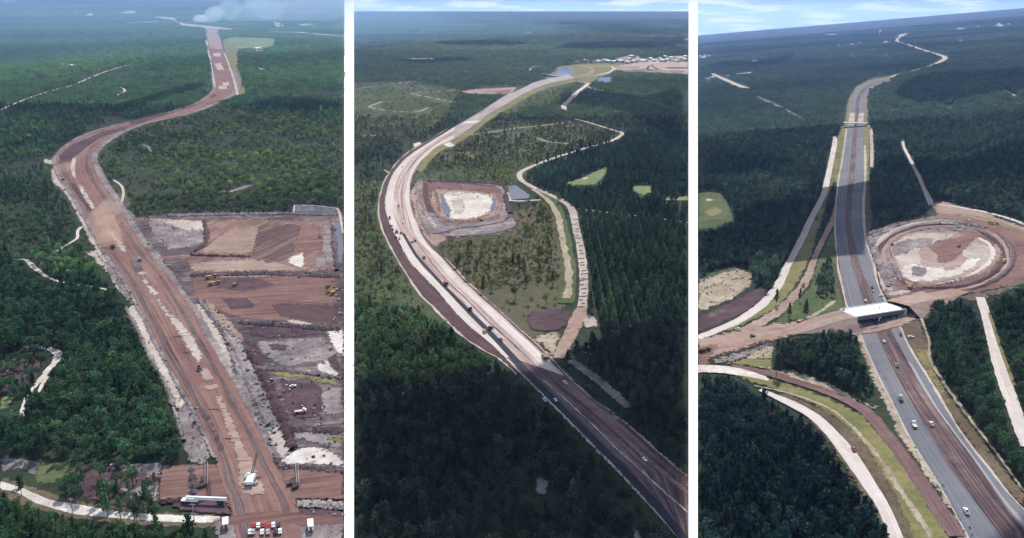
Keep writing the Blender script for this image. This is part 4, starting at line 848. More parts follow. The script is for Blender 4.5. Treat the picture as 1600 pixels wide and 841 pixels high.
def crown_data(kind, seed):
    r = random.Random(seed); V, F = [], []
    if kind == 'pine':            # loblolly pine, 13 m: ragged tiers over a bare lower stem
        for i in range(34):
            t = (i + r.random()) / 34; z = 4.2 + 8.6 * t
            rad = 2.35 * (1 - t) ** .75 * r.uniform(.65, 1.1) + .15; a = i * 2.399 + r.uniform(-.5, .5)
            for q in range(6):
                u = r.uniform(.35, 1.05); leaf(V, F, (math.cos(a) * rad * u + r.gauss(0, .3), math.sin(a) * rad * u + r.gauss(0, .3), z + r.gauss(0, .28) + .25 * u), r.uniform(.8, 1.35), r)
    elif kind == 'broad':         # round-headed hardwood, 12 m: several uneven lobes
        lobes = [(0, 0, 8.6, 2.6)] + [(math.cos(a) * r.uniform(1.2, 2.1), math.sin(a) * r.uniform(1.2, 2.1), r.uniform(6.2, 9.4), r.uniform(1.3, 2.0)) for a in [r.uniform(0, 6.28) for _ in range(6)]]
        for x, y, z, s in lobes:
            for q in range(int(16 * s)):
                d = Vector((r.gauss(0, 1), r.gauss(0, 1), r.gauss(.25, .9))); d.normalize(); u = r.uniform(.7, 1.05)
                leaf(V, F, (x + d.x * s * u, y + d.y * s * u, z + d.z * s * u * .9), r.uniform(.7, 1.3), r)
    else:                         # shrub, 4 m
        for q in range(46):
            d = Vector((r.gauss(0, 1), r.gauss(0, 1), abs(r.gauss(.3, .8)))); d.normalize(); u = r.uniform(.55, 1.05)
            leaf(V, F, (d.x * 1.7 * u, d.y * 1.7 * u, .5 + d.z * 2.6 * u), r.uniform(.6, 1.05), r)
    return V, F
def trunk_data(kind, seed):
    r = random.Random(seed); V, F = [], []
    def limb(a, b, ra, rb, n=6):
        a, b = Vector(a), Vector(b); d = (b - a).normalized(); e = d.orthogonal().normalized(); g = d.cross(e); i = len(V)
        for p, rr in ((a, ra), (b, rb)):
            for j in range(n):
                w = 6.2832 * j / n; V.append(tuple(p + e * math.cos(w) * rr + g * math.sin(w) * rr))
        for j in range(n): F.append((i + j, i + (j + 1) % n, i + n + (j + 1) % n, i + n + j))
    if kind == 'pine':
        limb((0, 0, -.3), (.1, .05, 6), .2, .15); limb((.1, .05, 6), (0, 0, 12.4), .15, .03)
        for q in range(7):
            a = q * 2.4; z = 5 + q; limb((.05, 0, z), (math.cos(a) * 1.5, math.sin(a) * 1.5, z + .5), .05, .02, 4)
    elif kind == 'broad':
        limb((0, 0, -.3), (0, .1, 4.5), .26, .18)
        for q in range(5):
            a = q * 1.26 + .3; limb((0, .1, 4.3), (math.cos(a) * 1.6, math.sin(a) * 1.6, 8 + (q % 2)), .12, .03, 5)
    else:
        for q in range(4):
            a = q * 1.57; limb((0, 0, -.1), (math.cos(a) * .8, math.sin(a) * .8, 1.8), .06, .02, 4)
    return V, F
def mesh_of(name, V, F, mats, idx=None):
    me = bpy.data.meshes.new(name); me.from_pydata(V, [], F)
    for m_ in mats: me.materials.append(m_)
    if idx is not None: me.polygons.foreach_set('material_index', idx)
    me.update(); return me
KINDS = ['pine', 'broad', 'shrub']; NV = 3
CROWN, TRUNK, SRC = {}, {}, {}
for kd in KINDS:
    for v in range(NV):
        cv, cf = crown_data(kd, 11 + v * 7); tv, tf = trunk_data(kd, 5 + v)
        CROWN[kd, v] = mesh_of('crown', cv, cf, [M['leaves']]); TRUNK[kd, v] = mesh_of('trunk', tv, tf, [M['bark']])
        me = mesh_of(kd + '_whole', cv + tv, cf + [tuple(i + len(cv) for i in f) for f in tf], [M['leaves'], M['bark']], [0] * len(cf) + [1] * len(tf))
        SRC[kd, v] = bpy.data.objects.new(kd + '_source', me)
def clump_mesh(n, size, nleaf, seed, ls):
    """a small stand of distant trees in one mesh, leaves coarser because it is seen from kilometres away"""
    r = random.Random(seed); V, F = [], []
    for i in range(n):
        x, y = r.uniform(-.5, .5) * size, r.uniform(-.5, .5) * size; hh = r.uniform(7.5, 12.5); rad = r.uniform(1.6, 2.6); pine = r.random() < .6
        for q in range(nleaf):
            t = r.random(); z = hh * (.38 + .62 * t); rr = rad * ((1 - t) ** .7 if pine else math.sqrt(max(0, 1 - (2 * t - .9) ** 2 / 1.3))) + .15
            a = r.uniform(0, 6.28); leaf(V, F, (x + math.cos(a) * rr, y + math.sin(a) * rr, z), r.uniform(.8, 1.3) * ls, r)
    return mesh_of('stand', V, F, [M['leaves']])
for v in range(NV):
    SRC['near_stand', v] = bpy.data.objects.new('stand_source', clump_mesh(9, 15, 20, 50 + v, 1.7))
    SRC['far_stand', v] = bpy.data.objects.new('stand_source', clump_mesh(48, 42, 9, 70 + v, 2.6))

def vnoise(x, y, s, seed):
    g = np.random.default_rng(seed).random((64, 64)); u, v = x / s, y / s
    i, j = np.floor(u).astype(int), np.floor(v).astype(int); fu, fv = u - i, v - j
    fu, fv = fu * fu * (3 - 2 * fu), fv * fv * (3 - 2 * fv)
    G = lambda a, b: g[a % 64, b % 64]
    return (G(i, j) * (1 - fu) + G(i + 1, j) * fu) * (1 - fv) + (G(i, j + 1) * (1 - fu) + G(i + 1, j + 1) * fu) * fv
def zone_at(px, py, X, Y):
    ix = np.clip(np.round(px).astype(int), 0, ZW - 1); iy = np.clip(np.round(py).astype(int), 0, ZH - 1)
    return ZONE[iy, ix]
pts_out = {kd: [] for kd in KINDS + ['near_stand', 'far_stand']}
SINGLE = 1500.0
zspace = np.full(256, 9.0); ztint = np.zeros((256, 3)); zmix = np.zeros((256, 3)); zs = np.ones((256, 2))
for i, q in ZI.items(): zspace[i] = q['space']; ztint[i] = q['tint']; zmix[i] = q['mix']; zs[i] = q['s']
def in_frame(px, py, k):
    lo, hi = PX[k]; return (px > lo - (210 if k == 1 else 60)) & (px < hi + (210 if k == 3 else 60)) & (py > -5) & (py < 841 + 75)
for k in (1, 2, 3):
    lo, hi = PX[k]
    def candidates(D0, D1, s):
        l_, h_ = lo - (200 if k == 1 else 0), hi + (200 if k == 3 else 0); e = [(l_, D0), (h_, D0), (l_, D1), (h_, D1)]
        xs = [col_point(k, x, D).x for x, D in e]; x0, x1 = min(xs) - 40, max(xs) + 40
        gx, gy = np.meshgrid(np.arange(x0, x1, s), np.arange(D0, D1, s)); return gx.ravel(), gy.ravel()
    # single trees
    s0 = 3.7; X, Y = candidates(215, SINGLE, s0)
    X = X + rng.uniform(-.48, .48, X.size) * s0; Y = Y + rng.uniform(-.48, .48, Y.size) * s0
    def filt(X, Y, hgt, rad):
        Z = zg(k, X, Y); px, py, f = project(X, Y, Z); z = zone_at(px, py, X, Y); ok = in_frame(px, py, k) & (z > 0)
        for h_, o_ in ((hgt, 0), (hgt * .5, 0), (hgt * .6, rad), (hgt * .6, -rad)):
            qx, qy, _ = project(X + o_, Y, Z + h_); ok &= zone_at(qx, qy, X, Y) > 0
            ok &= (qx > lo - (220 if k == 1 else 0)) & (qx < hi + (220 if k == 3 else -1))
        return ok, z, Z, px, py, f
    # height guess by zone first
    Z = zg(k, X, Y); px, py, f = project(X, Y, Z); z = zone_at(px, py, X, Y)
    keep = in_frame(px, py, k) & (z > 0); X, Y, z = X[keep], Y[keep], z[keep]
    dens = (s0 / zspace[z]) ** 2
    n1 = vnoise(X, Y, 70, 3 + k); n2 = vnoise(X, Y, 22, 9 + k)
    gap = np.where(np.isin(z, (5, 12, 4, 11, 1)), np.clip((n1 * .6 + n2 * .5 - .28) * 3.2, .12, 1), np.clip((n1 * .5 + n2 * .6 - .10) * 4, .6, 1))
    keep = (rng.random(X.size) < np.minimum(1, dens * 1.15) * gap) & (z != 13); X, Y, z = X[keep], Y[keep], z[keep]
    if k == 2:      # the plantation: rows that run away from the camera
        A, B = P(2, 1010, 520), P(2, 955, 345); d = (B - A); d.z = 0; d.normalize(); nrm = Vector((d.y, -d.x, 0)); rx, ry = [], []
        for i in range(-90, 130):
            for j in range(-120, 260):
                q = A + nrm * (i * 6.6 + random.gauss(0, .35)) + d * (j * 3.5 + random.gauss(0, .5)); rx.append(q.x); ry.append(q.y)
        rx, ry = np.array(rx), np.array(ry); rz = zone_at(*project(rx, ry, zg(2, rx, ry))[:2], rx, ry)
        q = (rz == 13) & (rng.random(rx.size) < .93); X, Y, z = np.concatenate([X, rx[q]]), np.concatenate([Y, ry[q]]), np.concatenate([z, rz[q]])
    u = rng.random(X.size); n3 = vnoise(X, Y, 120, 21 + k); mix = zmix[z].copy()
    # stands of one kind: let the mix wander
    mix[:, 0] *= np.clip(.3 + 1.5 * n3, 0, 2); mix[:, 1] *= np.clip(1.8 - 1.5 * n3, .1, 2); mix /= mix.sum(1, keepdims=True)
    kind = np.where(u < mix[:, 0], 0, np.where(u < mix[:, 0] + mix[:, 1], 1, 2))
    sc = zs[z, 0] + (zs[z, 1] - zs[z, 0]) * rng.random(X.size); sc = sc * (.72 + .62 * rng.beta(1.6, 2.6, X.size)); sc = np.where(kind == 2, sc * rng.uniform(.6, 1.3, X.size), sc)
    hgt = np.choose(kind, [13.0, 11.5, 3.6]) * sc
    ok, z2, Z, px, py, f = filt(X, Y, hgt, np.choose(kind, [2.0, 3.1, 1.6]) * sc)
    X, Y, Z, z, kind, sc, px, py, f, hgt = [a[ok] for a in (X, Y, Z, z, kind, sc, px, py, f, hgt)]
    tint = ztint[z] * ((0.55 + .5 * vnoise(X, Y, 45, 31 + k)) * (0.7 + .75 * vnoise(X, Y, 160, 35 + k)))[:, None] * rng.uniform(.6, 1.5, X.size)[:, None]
    tint[:, 0] *= rng.uniform(.8, 1.25, X.size)
    pale = rng.random(X.size) < .05; tint[pale] = tint[pale] * np.array([1.5, 1.45, 1.1]); odd = rng.random(X.size) < .004; tint[odd] = np.array([.13, .10, .08])
    var = rng.integers(0, NV, X.size); rot = rng.uniform(0, 6.283, X.size)
    big = hgt * FPX / f * np.where((py < 841 + 20) & (px > lo) & (px < hi), 1, 0.2)
    for kd in range(3):
        q = kind == kd
        pts_out[KINDS[kd]].append(np.column_stack([X[q], Y[q], Z[q], sc[q], rot[q], var[q], tint[q], z[q], big[q], px[q], py[q]]))
    # stands further off
    for nm, D0, D1, s in (('near_stand', SINGLE - 5, 3600, 13.5), ('far_stand', 3600, 9500, 36)):
        X, Y = candidates(D0, D1, s); X = X + rng.uniform(-.4, .4, X.size) * s; Y = Y + rng.uniform(-.4, .4, Y.size) * s
        ok, z, Z, px, py, f = filt(X, Y, np.full(X.size, 9.0), s * .42)
        n1 = vnoise(X, Y, s * 9, 40 + k); n2 = vnoise(X, Y, 420, 44 + k); ok &= rng.random(X.size) < np.clip((n1 * .6 + n2 * .6 - .2) * 3, .25, 1)
        X, Y, Z, z = X[ok], Y[ok], Z[ok], z[ok]
        tint = ztint[z] * (0.45 + 1.0 * vnoise(X, Y, 420, 61 + k) + .75 * np.clip(vnoise(X, Y * .35, 900, 66 + k) - .3, 0, 1))[:, None] * rng.uniform(.85, 1.2, X.size)[:, None]
        low = np.where(np.isin(z, (12,)), .45, 1.0)
        pts_out[nm].append(np.column_stack([X, Y, Z, rng.uniform(.8, 1.15, X.size) * low, rng.uniform(0, 6.283, X.size), rng.integers(0, NV, X.size), tint, z, z * 0, z * 0, z * 0]))

def scatter(name, key, A, label=None):
    me = bpy.data.meshes.new(name); me.vertices.add(len(A)); me.vertices.foreach_set('co', A[:, :3].astype(np.float32).ravel())
    def att(n_, ty, data, f='value'):
        a = me.attributes.new(n_, ty, 'POINT'); a.data.foreach_set(f, data)
    rngl = np.random.default_rng(5)
    zs_ = A[:, 3] * rngl.uniform(.88, 1.12, len(A))
    att('size', 'FLOAT_VECTOR', np.column_stack([A[:, 3], A[:, 3], zs_]).astype(np.float32).ravel(), 'vector')
    att('turn', 'FLOAT_VECTOR', np.column_stack([A[:, 4] * 0, A[:, 4] * 0, A[:, 4]]).astype(np.float32).ravel(), 'vector')
    att('variant', 'INT', A[:, 5].astype(np.int32)); att('tint', 'FLOAT_VECTOR', A[:, 6:9].astype(np.float32).ravel(), 'vector')
    me.update(); o = link(name, me)
    g = bpy.data.node_groups.new(name, 'GeometryNodeTree')
    g.interface.new_socket('Geometry', in_out='INPUT', socket_type='NodeSocketGeometry'); g.interface.new_socket('Geometry', in_out='OUTPUT', socket_type='NodeSocketGeometry')
    N, L = g.nodes, g.links; gi, go = N.new('NodeGroupInput'), N.new('NodeGroupOutput'); jn = N.new('GeometryNodeJoinGeometry')
    def named(n_, ty):
        q = N.new('GeometryNodeInputNamedAttribute'); q.data_type = ty; q.inputs['Name'].default_value = n_; return q.outputs[0]
    sz, tu, va = named('size', 'FLOAT_VECTOR'), named('turn', 'FLOAT_VECTOR'), named('variant', 'INT')
    for v in range(NV):
        cmpn = N.new('FunctionNodeCompare'); cmpn.data_type = 'INT'; cmpn.operation = 'EQUAL'
        ints = [s for s in cmpn.inputs if s.type == 'INT']; L.new(va, ints[0]); ints[1].default_value = v
        oi = N.new('GeometryNodeObjectInfo'); oi.inputs['Object'].default_value = SRC[key, v]; oi.inputs['As Instance'].default_value = True
        ip = N.new('GeometryNodeInstanceOnPoints'); L.new(gi.outputs[0], ip.inputs['Points']); L.new(cmpn.outputs[0], ip.inputs['Selection'])
        L.new(oi.outputs['Geometry'], ip.inputs['Instance']); L.new(tu, ip.inputs['Rotation']); L.new(sz, ip.inputs['Scale'])
        L.new(ip.outputs[0], jn.inputs[0])
    L.new(jn.outputs[0], go.inputs[0])
    md = o.modifiers.new('scatter', 'NODES'); md.node_group = g
    return tag(o, label, kind='stuff')
NAMES = {'pine': ('pine_tree', 'pine', 'ragged dark pine'), 'broad': ('broadleaf_tree', 'tree', 'round-headed broadleaf tree'), 'shrub': ('shrub', 'shrub', 'low leafy shrub')}
INDIV = {'pine': 300, 'broad': 300, 'shrub': 200}
for kd in KINDS:
    A = np.concatenate(pts_out[kd]); order = np.argsort(-A[:, 10]); n = INDIV[kd]
    for row in A[order[:n]]:
        nm, cat, desc = NAMES[kd]; v = int(row[5]); zi = ZI[int(row[9])]
        t_ = bpy.data.objects.new(nm, None); COL.objects.link(t_); t_.empty_display_size = .5
        t_.location = row[:3]; t_.rotation_euler = (0, 0, row[4]); t_.scale = (row[3],) * 3
        tag(t_, zi['label'] % desc, cat, (desc + ' ' + zi['label'].split(' in ', 1)[-1].split(' on ', 1)[-1].split(' among ', 1)[-1].split(' dotting ', 1)[-1])[:60])
        for part, me in (('trunk', TRUNK[kd, v]), ('crown', CROWN[kd, v])):
            c = bpy.data.objects.new(part, me); COL.objects.link(c); c.parent = t_; c['tint'] = [float(x) for x in row[6:9]]
    scatter({'pine': 'pine_wood', 'broad': 'broadleaf_wood', 'shrub': 'scrubland'}[kd], kd, A[order[n:]], {'pine': 'dark pines of the woods, too many to count', 'broad': 'broadleaf trees of the woods, too many to count', 'shrub': 'low scrub covering the open ground'}[kd])
for nm in ('near_stand', 'far_stand'): scatter('distant_wood', nm, np.concatenate(pts_out[nm]), 'distant woods fading towards the horizon')
print('TREES', {a: sum(len(x) for x in b) for a, b in pts_out.items()})
# ------------------------------------------------------------------ clouds high above the camera that throw the shadows on the land
m, t, b = new_mat('cloud'); b.inputs['Base Color'].default_value = (.82, .83, .86, 1); M['cloud'] = m
def cloud(k, pts, h, thick, step, smooth=True):
    if smooth: pts = smooth_pts(pts, True)
    d = densify(pts, True, 6)
    off = SUN * (h / SUN.z)
    B = [P(k, x, y) for x, y in d]; B2 = [Vector((p.x + off.x, p.y + off.y)) for p in B]
    zb = [p.z + h for p in B]
    hb = sum(zb) / len(zb)
    xs = [p.x for p in B2]; ys = [p.y for p in B2]
    poly = np.array([(p.x, p.y) for p in B2])
    def inside(x, y):
        c = False; n = len(poly)
        x1, y1 = poly[:, 0], poly[:, 1]; x2, y2 = np.roll(x1, -1), np.roll(y1, -1)
        cond = (y1 <= y) != (y2 <= y)
        with np.errstate(divide='ignore', invalid='ignore'): xi = x1 + (y - y1) / (y2 - y1) * (x2 - x1)
        return bool(np.sum(cond & (xi > x)) % 2)
    inner, dist = [], []
    for x in np.arange(min(xs), max(xs), step):
        for y in np.arange(min(ys), max(ys), step):
            X, Y = x + random.uniform(-.3, .3) * step, y + random.uniform(-.3, .3) * step
            if inside(X, Y):
                dd = np.hypot(poly[:, 0] - X, poly[:, 1] - Y).min()
                if dd > step * .35: inner.append(Vector((X, Y))); dist.append(dd)
    V2 = B2 + inner; n = len(B2)
    vo, _, fo, ov, _, _ = delaunay_2d_cdt(V2, [(i, (i + 1) % n) for i in range(n)], [list(range(n))], 1, 1e-4)
    src = [o[0] if o else 0 for o in ov]
    V, F = [], []; nv = len(vo)
    for i, p in enumerate(vo): 
        s_ = src[i]; V.append((p.x, p.y, (zb[s_] if s_ < n else hb) + (0 if s_ < n else -min(dist[s_ - n] * .12, thick * .15) * random.uniform(.3, 1))))
    for i, p in enumerate(vo):
        s_ = src[i]; V.append((p.x, p.y, V[i][2] + (2 if s_ < n else 6 + min(dist[s_ - n] * .7, thick) * random.uniform(.6, 1))))
    edge = {}
    for f in fo:
        F.append(tuple(f[::-1])); F.append(tuple(i + nv for i in f))
        for a, c in zip(f, f[1:] + f[:1]): edge[(a, c)] = 1
    for (a, c) in list(edge):
        if (c, a) not in edge: F.append((a, c, c + nv, a + nv))
    me = mesh_of('cloud', V, F, [M['cloud']])
    for p in me.polygons: p.use_smooth = True
    tag(link('cloud', me), 'white cloud high above the woods throwing a shadow on them', kind='stuff')
CH = 520.0
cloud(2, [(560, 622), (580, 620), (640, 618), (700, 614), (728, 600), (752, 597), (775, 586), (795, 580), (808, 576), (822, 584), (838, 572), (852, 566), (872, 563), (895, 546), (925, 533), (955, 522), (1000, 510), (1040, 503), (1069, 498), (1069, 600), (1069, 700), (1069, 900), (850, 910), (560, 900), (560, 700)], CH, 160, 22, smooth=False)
cloud(3, [(1097, 364), (1122, 358), (1150, 345), (1200, 332), (1245, 312), (1290, 292), (1312, 292), (1340, 286), (1356, 283), (1378, 262), (1402, 254), (1435, 258), (1500, 262), (1560, 240), (1640, 225), (1640, 285), (1590, 290), (1560, 294), (1520, 294), (1490, 300), (1476, 312), (1462, 322), (1444, 334), (1400, 346), (1356, 362), (1352, 385), (1350, 398), (1310, 400), (1285, 404), (1240, 410), (1200, 412), (1150, 414), (1097, 425)], CH, 160, 26, smooth=False)
cloud(3, [(1400, 152), (1425, 128), (1480, 116), (1540, 114), (1640, 112), (1640, 140), (1560, 150), (1500, 162), (1440, 166)], 900, 200, 90)
cloud(3, [(1540, 860), (1560, 838), (1590, 815), (1640, 790), (1700, 850), (1650, 900)], CH, 60, 12)
cloud(3, [(1104, 260), (1140, 252), (1210, 258), (1240, 268), (1180, 280), (1104, 283)], 900, 100, 40)
cloud(2, [(1005, 158), (1062, 148), (1062, 222), (1040, 226), (1010, 200), (960, 178), (900, 170), (870, 160), (900, 148), (960, 150)], 900, 160, 60)
cloud(2, [(870, 78), (900, 70), (960, 68), (1040, 70), (1030, 76), (960, 80)], 900, 200, 220)
cloud(2, [(678, 71), (740, 66), (815, 68), (810, 73), (740, 75)], 900, 200, 220)
cloud(2, [(620, 98), (680, 94), (740, 95), (700, 102), (640, 103)], 900, 200, 180)
def overhead_blocker(x0, x1, y0, y1, h, thick, step):
    V, F = [], []; nx, ny = int((x1 - x0) / step), int((y1 - y0) / step)
    for s in (0, 1):
        for j in range(ny + 1):
            for i in range(nx + 1):
                u = min(i, nx - i, j, ny - j) / 4; rag = 0 if u else 1
                V.append((x0 + i * step + rag * random.uniform(-.4, .4) * step, y0 + j * step + (rag * random.uniform(-.4, 0) * step), h + (s * (3 + min(1, u) * thick * random.uniform(.6, 1)) - (1 - s) * min(1, u) * 8 * random.random())))
    n = (nx + 1) * (ny + 1); q = lambda i, j, s: s * n + j * (nx + 1) + i
    for j in range(ny):
        for i in range(nx):
            F.append((q(i, j, 0), q(i, j + 1, 0), q(i + 1, j + 1, 0), q(i + 1, j, 0))); F.append((q(i, j, 1), q(i + 1, j, 1), q(i + 1, j + 1, 1), q(i, j + 1, 1)))
    ring = [(i, 0) for i in range(nx)] + [(nx, j) for j in range(ny)] + [(i, ny) for i in range(nx, 0, -1)] + [(0, j) for j in range(ny, 0, -1)]
    for a, b in zip(ring, ring[1:] + ring[:1]): F.append((q(*a, 0), q(*b, 0), q(*b, 1), q(*a, 1)))
    me = mesh_of('cloud', V, F, [M['cloud']]); tag(link('cloud', me), 'white cloud added out of view to block sky light', kind='stuff')
o_ = SUN * (CH / SUN.z)
overhead_blocker(-900 + o_.x, 900 + o_.x, -1100 + o_.y, 225 + o_.y, CH, 120, 50)  # unseen cloud added above the camera to cut sky light and lit haze
cloud(1, [(120, 180), (180, 172), (300, 138), (316, 142), (260, 158), (190, 180)], 900, 100, 60)
cloud(1, [(395, 172), (440, 160), (522, 166), (522, 181), (460, 184)], 900, 100, 50)
cloud(3, [(1108, 104), (1140, 98), (1200, 96), (1230, 88), (1240, 92), (1200, 104), (1124, 109)], 900, 160, 110)

# ------------------------------------------------------------------ haze: one even volume of air round camera and land, below the clouds
m = bpy.data.materials.new('haze'); m.use_nodes = True; t = m.node_tree; t.nodes.clear()
pv = t.nodes.new('ShaderNodeVolumePrincipled'); ou = t.nodes.new('ShaderNodeOutputMaterial')
pv.inputs['Color'].default_value = (.30, .51, 1.0, 1); pv.inputs['Density'].default_value = 0.57e-4; pv.inputs['Anisotropy'].default_value = 0.5
t.links.new(pv.outputs[0], ou.inputs['Volume'])
zlo = min(v.co.z for o in SC.objects if o.name.startswith(('ground', 'white_ground')) for v in o.data.vertices) - 1
zhi = max(v.co.z for o in SC.objects if o.name.startswith(('ground', 'white_ground')) for v in o.data.vertices)
xlo = min(v.co.x for o in SC.objects if o.name.startswith('ground') for v in o.data.vertices) - 50
xhi = max(v.co.x for o in SC.objects if o.name.startswith('ground') for v in o.data.vertices) + 50
zhi = max(zhi, 240.0) + 5
print('HAZE', zlo, zhi, xlo, xhi)
bm = bmesh.new(); bmesh.ops.create_cube(bm, size=1.0)
for v in bm.verts: v.co = Vector((xlo if v.co.x < 0 else xhi, -150 if v.co.y < 0 else FAR + 100, zlo if v.co.z < 0 else zhi))
me = bpy.data.meshes.new('haze'); bm.to_mesh(me); bm.free()
tag(link('haze', me, m), kind='stuff')
# ------------------------------------------------------------------ bridge, machines, vehicles and small things
def C(name, c, rough=.5, metal=0.0, var=.1): 
    if name not in M: M[name] = plain(name, c, rough, metal, var)
    return M[name]
C('white_paint', (.78, .78, .76), .35); C('red_paint', (.35, .03, .035), .35); C('yellow_paint', (.36, .235, .06), .45, var=.2); C('dark_paint', (.03, .03, .04), .35)
C('blue_paint', (.06, .10, .25), .35); C('silver_paint', (.45, .46, .48), .3, .4); C('glass', (.02, .025, .035), .08); C('rubber', (.02, .02, .022), .9)
C('steel', (.22, .22, .24), .5, .5); C('rust', (.07, .04, .035), .85, var=.3); C('concrete', (.68, .67, .64), .85, var=.06); C('shaded_concrete', (.16, .155, .16), .9)
C('timber', (.16, .11, .08), .85, var=.25); C('pale_timber', (.42, .33, .26), .85, var=.25); C('lamp', (.85, .85, .8), .2); C('tan_paint', (.55, .42, .32), .6); C('track', (.06, .05, .05), .85)
C('grey_roof', (.35, .36, .38), .6); C('orange_paint', (.36, .15, .06), .45)
class MB:
    def __init__(s): s.V, s.F = [], []
    def box(s, x0, x1, y0, y1, z0, z1, tx=0.0, ty=0.0, sx=0.0):
        i = len(s.V)
        for z, ax, ay in ((z0, 0, 0), (z1, tx, ty)):
            s.V += [(x0 + ax + (sx if z == z1 else 0), y0 + ay, z), (x1 - ax + (sx if z == z1 else 0), y0 + ay, z), (x1 - ax + (sx if z == z1 else 0), y1 - ay, z), (x0 + ax + (sx if z == z1 else 0), y1 - ay, z)]
        s.F += [(i, i + 3, i + 2, i + 1), (i + 4, i + 5, i + 6, i + 7)] + [(i + j, i + (j + 1) % 4, i + 4 + (j + 1) % 4, i + 4 + j) for j in range(4)]
        return s
    def cyl(s, a, b, r, n=14, r2=None):
        a, b = Vector(a), Vector(b); d = (b - a).normalized(); e = d.orthogonal().normalized(); g = d.cross(e); i = len(s.V); r2 = r if r2 is None else r2
        for p, q in ((a, r), (b, r2)):
            for j in range(n):
                w = 6.28318 * j / n; s.V.append(tuple(p + e * math.cos(w) * q + g * math.sin(w) * q))
        s.F += [(i + j, i + (j + 1) % n, i + n + (j + 1) % n, i + n + j) for j in range(n)] + [tuple(range(i + n - 1, i - 1, -1)), tuple(range(i + n, i + 2 * n))]
        return s
    def prism(s, prof, y0, y1, inset=0.0):
        """side outline (x, z) carried from y0 to y1"""
        i = len(s.V); n = len(prof)
        s.V += [(x, y0, z) for x, z in prof] + [(x, y1, z) for x, z in prof]
        s.F += [(i + j, i + (j + 1) % n, i + n + (j + 1) % n, i + n + j) for j in range(n)] + [tuple(range(i + n - 1, i - 1, -1)), tuple(range(i + n, i + 2 * n))]
        return s
    def build(s, name, mat, parent=None, bevel=0.0):
        me = mesh_of(name, s.V, s.F, [M[mat]]); bm = bmesh.new(); bm.from_mesh(me); bmesh.ops.recalc_face_normals(bm, faces=bm.faces)
        if bevel: bmesh.ops.bevel(bm, geom=[e for e in bm.edges if e.calc_face_angle(0) > .4], offset=bevel, segments=2, affect='EDGES')
        bm.to_mesh(me); bm.free(); o = bpy.data.objects.new(name, me); COL.objects.link(o)
        if parent: o.parent = parent
        return o
def empty(name): 
    o = bpy.data.objects.new(name, None); COL.objects.link(o); o.empty_display_size = .5; return o
def copy_tree(o, parent=None):
    c = o.copy(); COL.objects.link(c)
    if parent: c.parent = parent
    for ch in [x for x in bpy.data.objects if x.parent == o]: copy_tree(ch, c)
    return c
def wheels(root, xs, y, r, w=.28, name='wheel'):
    for x in xs:
        for sd in (-1, 1):
            t_ = MB().cyl((x, sd * y, r), (x, sd * (y - w), r), r, 16).build(name, 'rubber', root)
            MB().cyl((x, sd * (y + .015), r), (x, sd * (y - .05), r), r * .5, 10).build('rim', 'steel', t_)
def make_car(paint):
    o = empty('parked_car')
    MB().prism([(-2.2, .35), (2.2, .35), (2.25, .7), (2.1, .85), (.9, 1.0), (.6, 1.05), (-1.6, 1.08), (-2.2, 1.0)], -.88, .88).build('body', paint, o, .06)
    MB().box(-1.5, .85, -.78, .78, 1.02, 1.42, .42, .14).build('windows', 'glass', o)
    MB().box(-1.05, .4, -.62, .62, 1.42, 1.47, .04, .04).build('roof', paint, o)
    wheels(o, (-1.35, 1.35), .9, .33)
    for sd in (-.62, .62): MB().box(2.17, 2.27, sd - .2, sd + .2, .6, .76).build('headlight', 'lamp', o)
    return o
def make_pickup(paint, load=None):
    o = empty('pickup_truck')
    b = MB(); b.prism([(-2.8, .5), (2.7, .5), (2.75, .9), (2.6, 1.1), (1.2, 1.2), (-2.8, 1.2)], -.97, .97); b.build('body', paint, o, .05)
    MB().box(-.75, 1.15, -.86, .86, 1.2, 1.68, .34, .1).build('windows', 'glass', o)
    MB().box(-.5, .8, -.74, .74, 1.68, 1.75, .03, .03).build('roof', paint, o)
    MB().box(-2.62, -.95, -.78, .78, 1.205, 1.225).build('cargo_bed', 'dark_paint' if not load else load, o)
    for sd in (-.93, .85): MB().box(-2.75, -.85, sd, sd + .08, 1.2, 1.42).build('bed_side', paint, o)
    wheels(o, (-1.75, 1.75), 1.0, .4)
    for sd in (-.68, .68): MB().box(2.68, 2.79, sd - .2, sd + .2, .78, .98).build('headlight', 'lamp', o)
    return o
def make_hauler(paint):       # articulated dump truck
    o = empty('dump_truck')
    MB().box(1.2, 4.4, -1.2, 1.2, .9, 2.2, .1, .1).build('engine_hood', paint, o, .06)
    cb = MB().box(.2, 1.9, -1.1, 1.1, 1.6, 3.2, .2, .12).build('cab', paint, o, .05); MB().box(.45, 1.78, -1.04, 1.04, 2.3, 3.0, .12, -.02).build('windows', 'glass', cb)
    MB().prism([(-4.8, 2.6), (-.2, 1.5), (.0, 2.9), (-.6, 3.3), (-4.9, 3.2)], -1.45, 1.45).build('dump_body', paint, o, .04)
    MB().box(-4.0, 3.8, -.5, .5, .7, 1.3).build('chassis', 'dark_paint', o)
    wheels(o, (-3.4, -1.8, 2.8), 1.45, .85, .6); return o
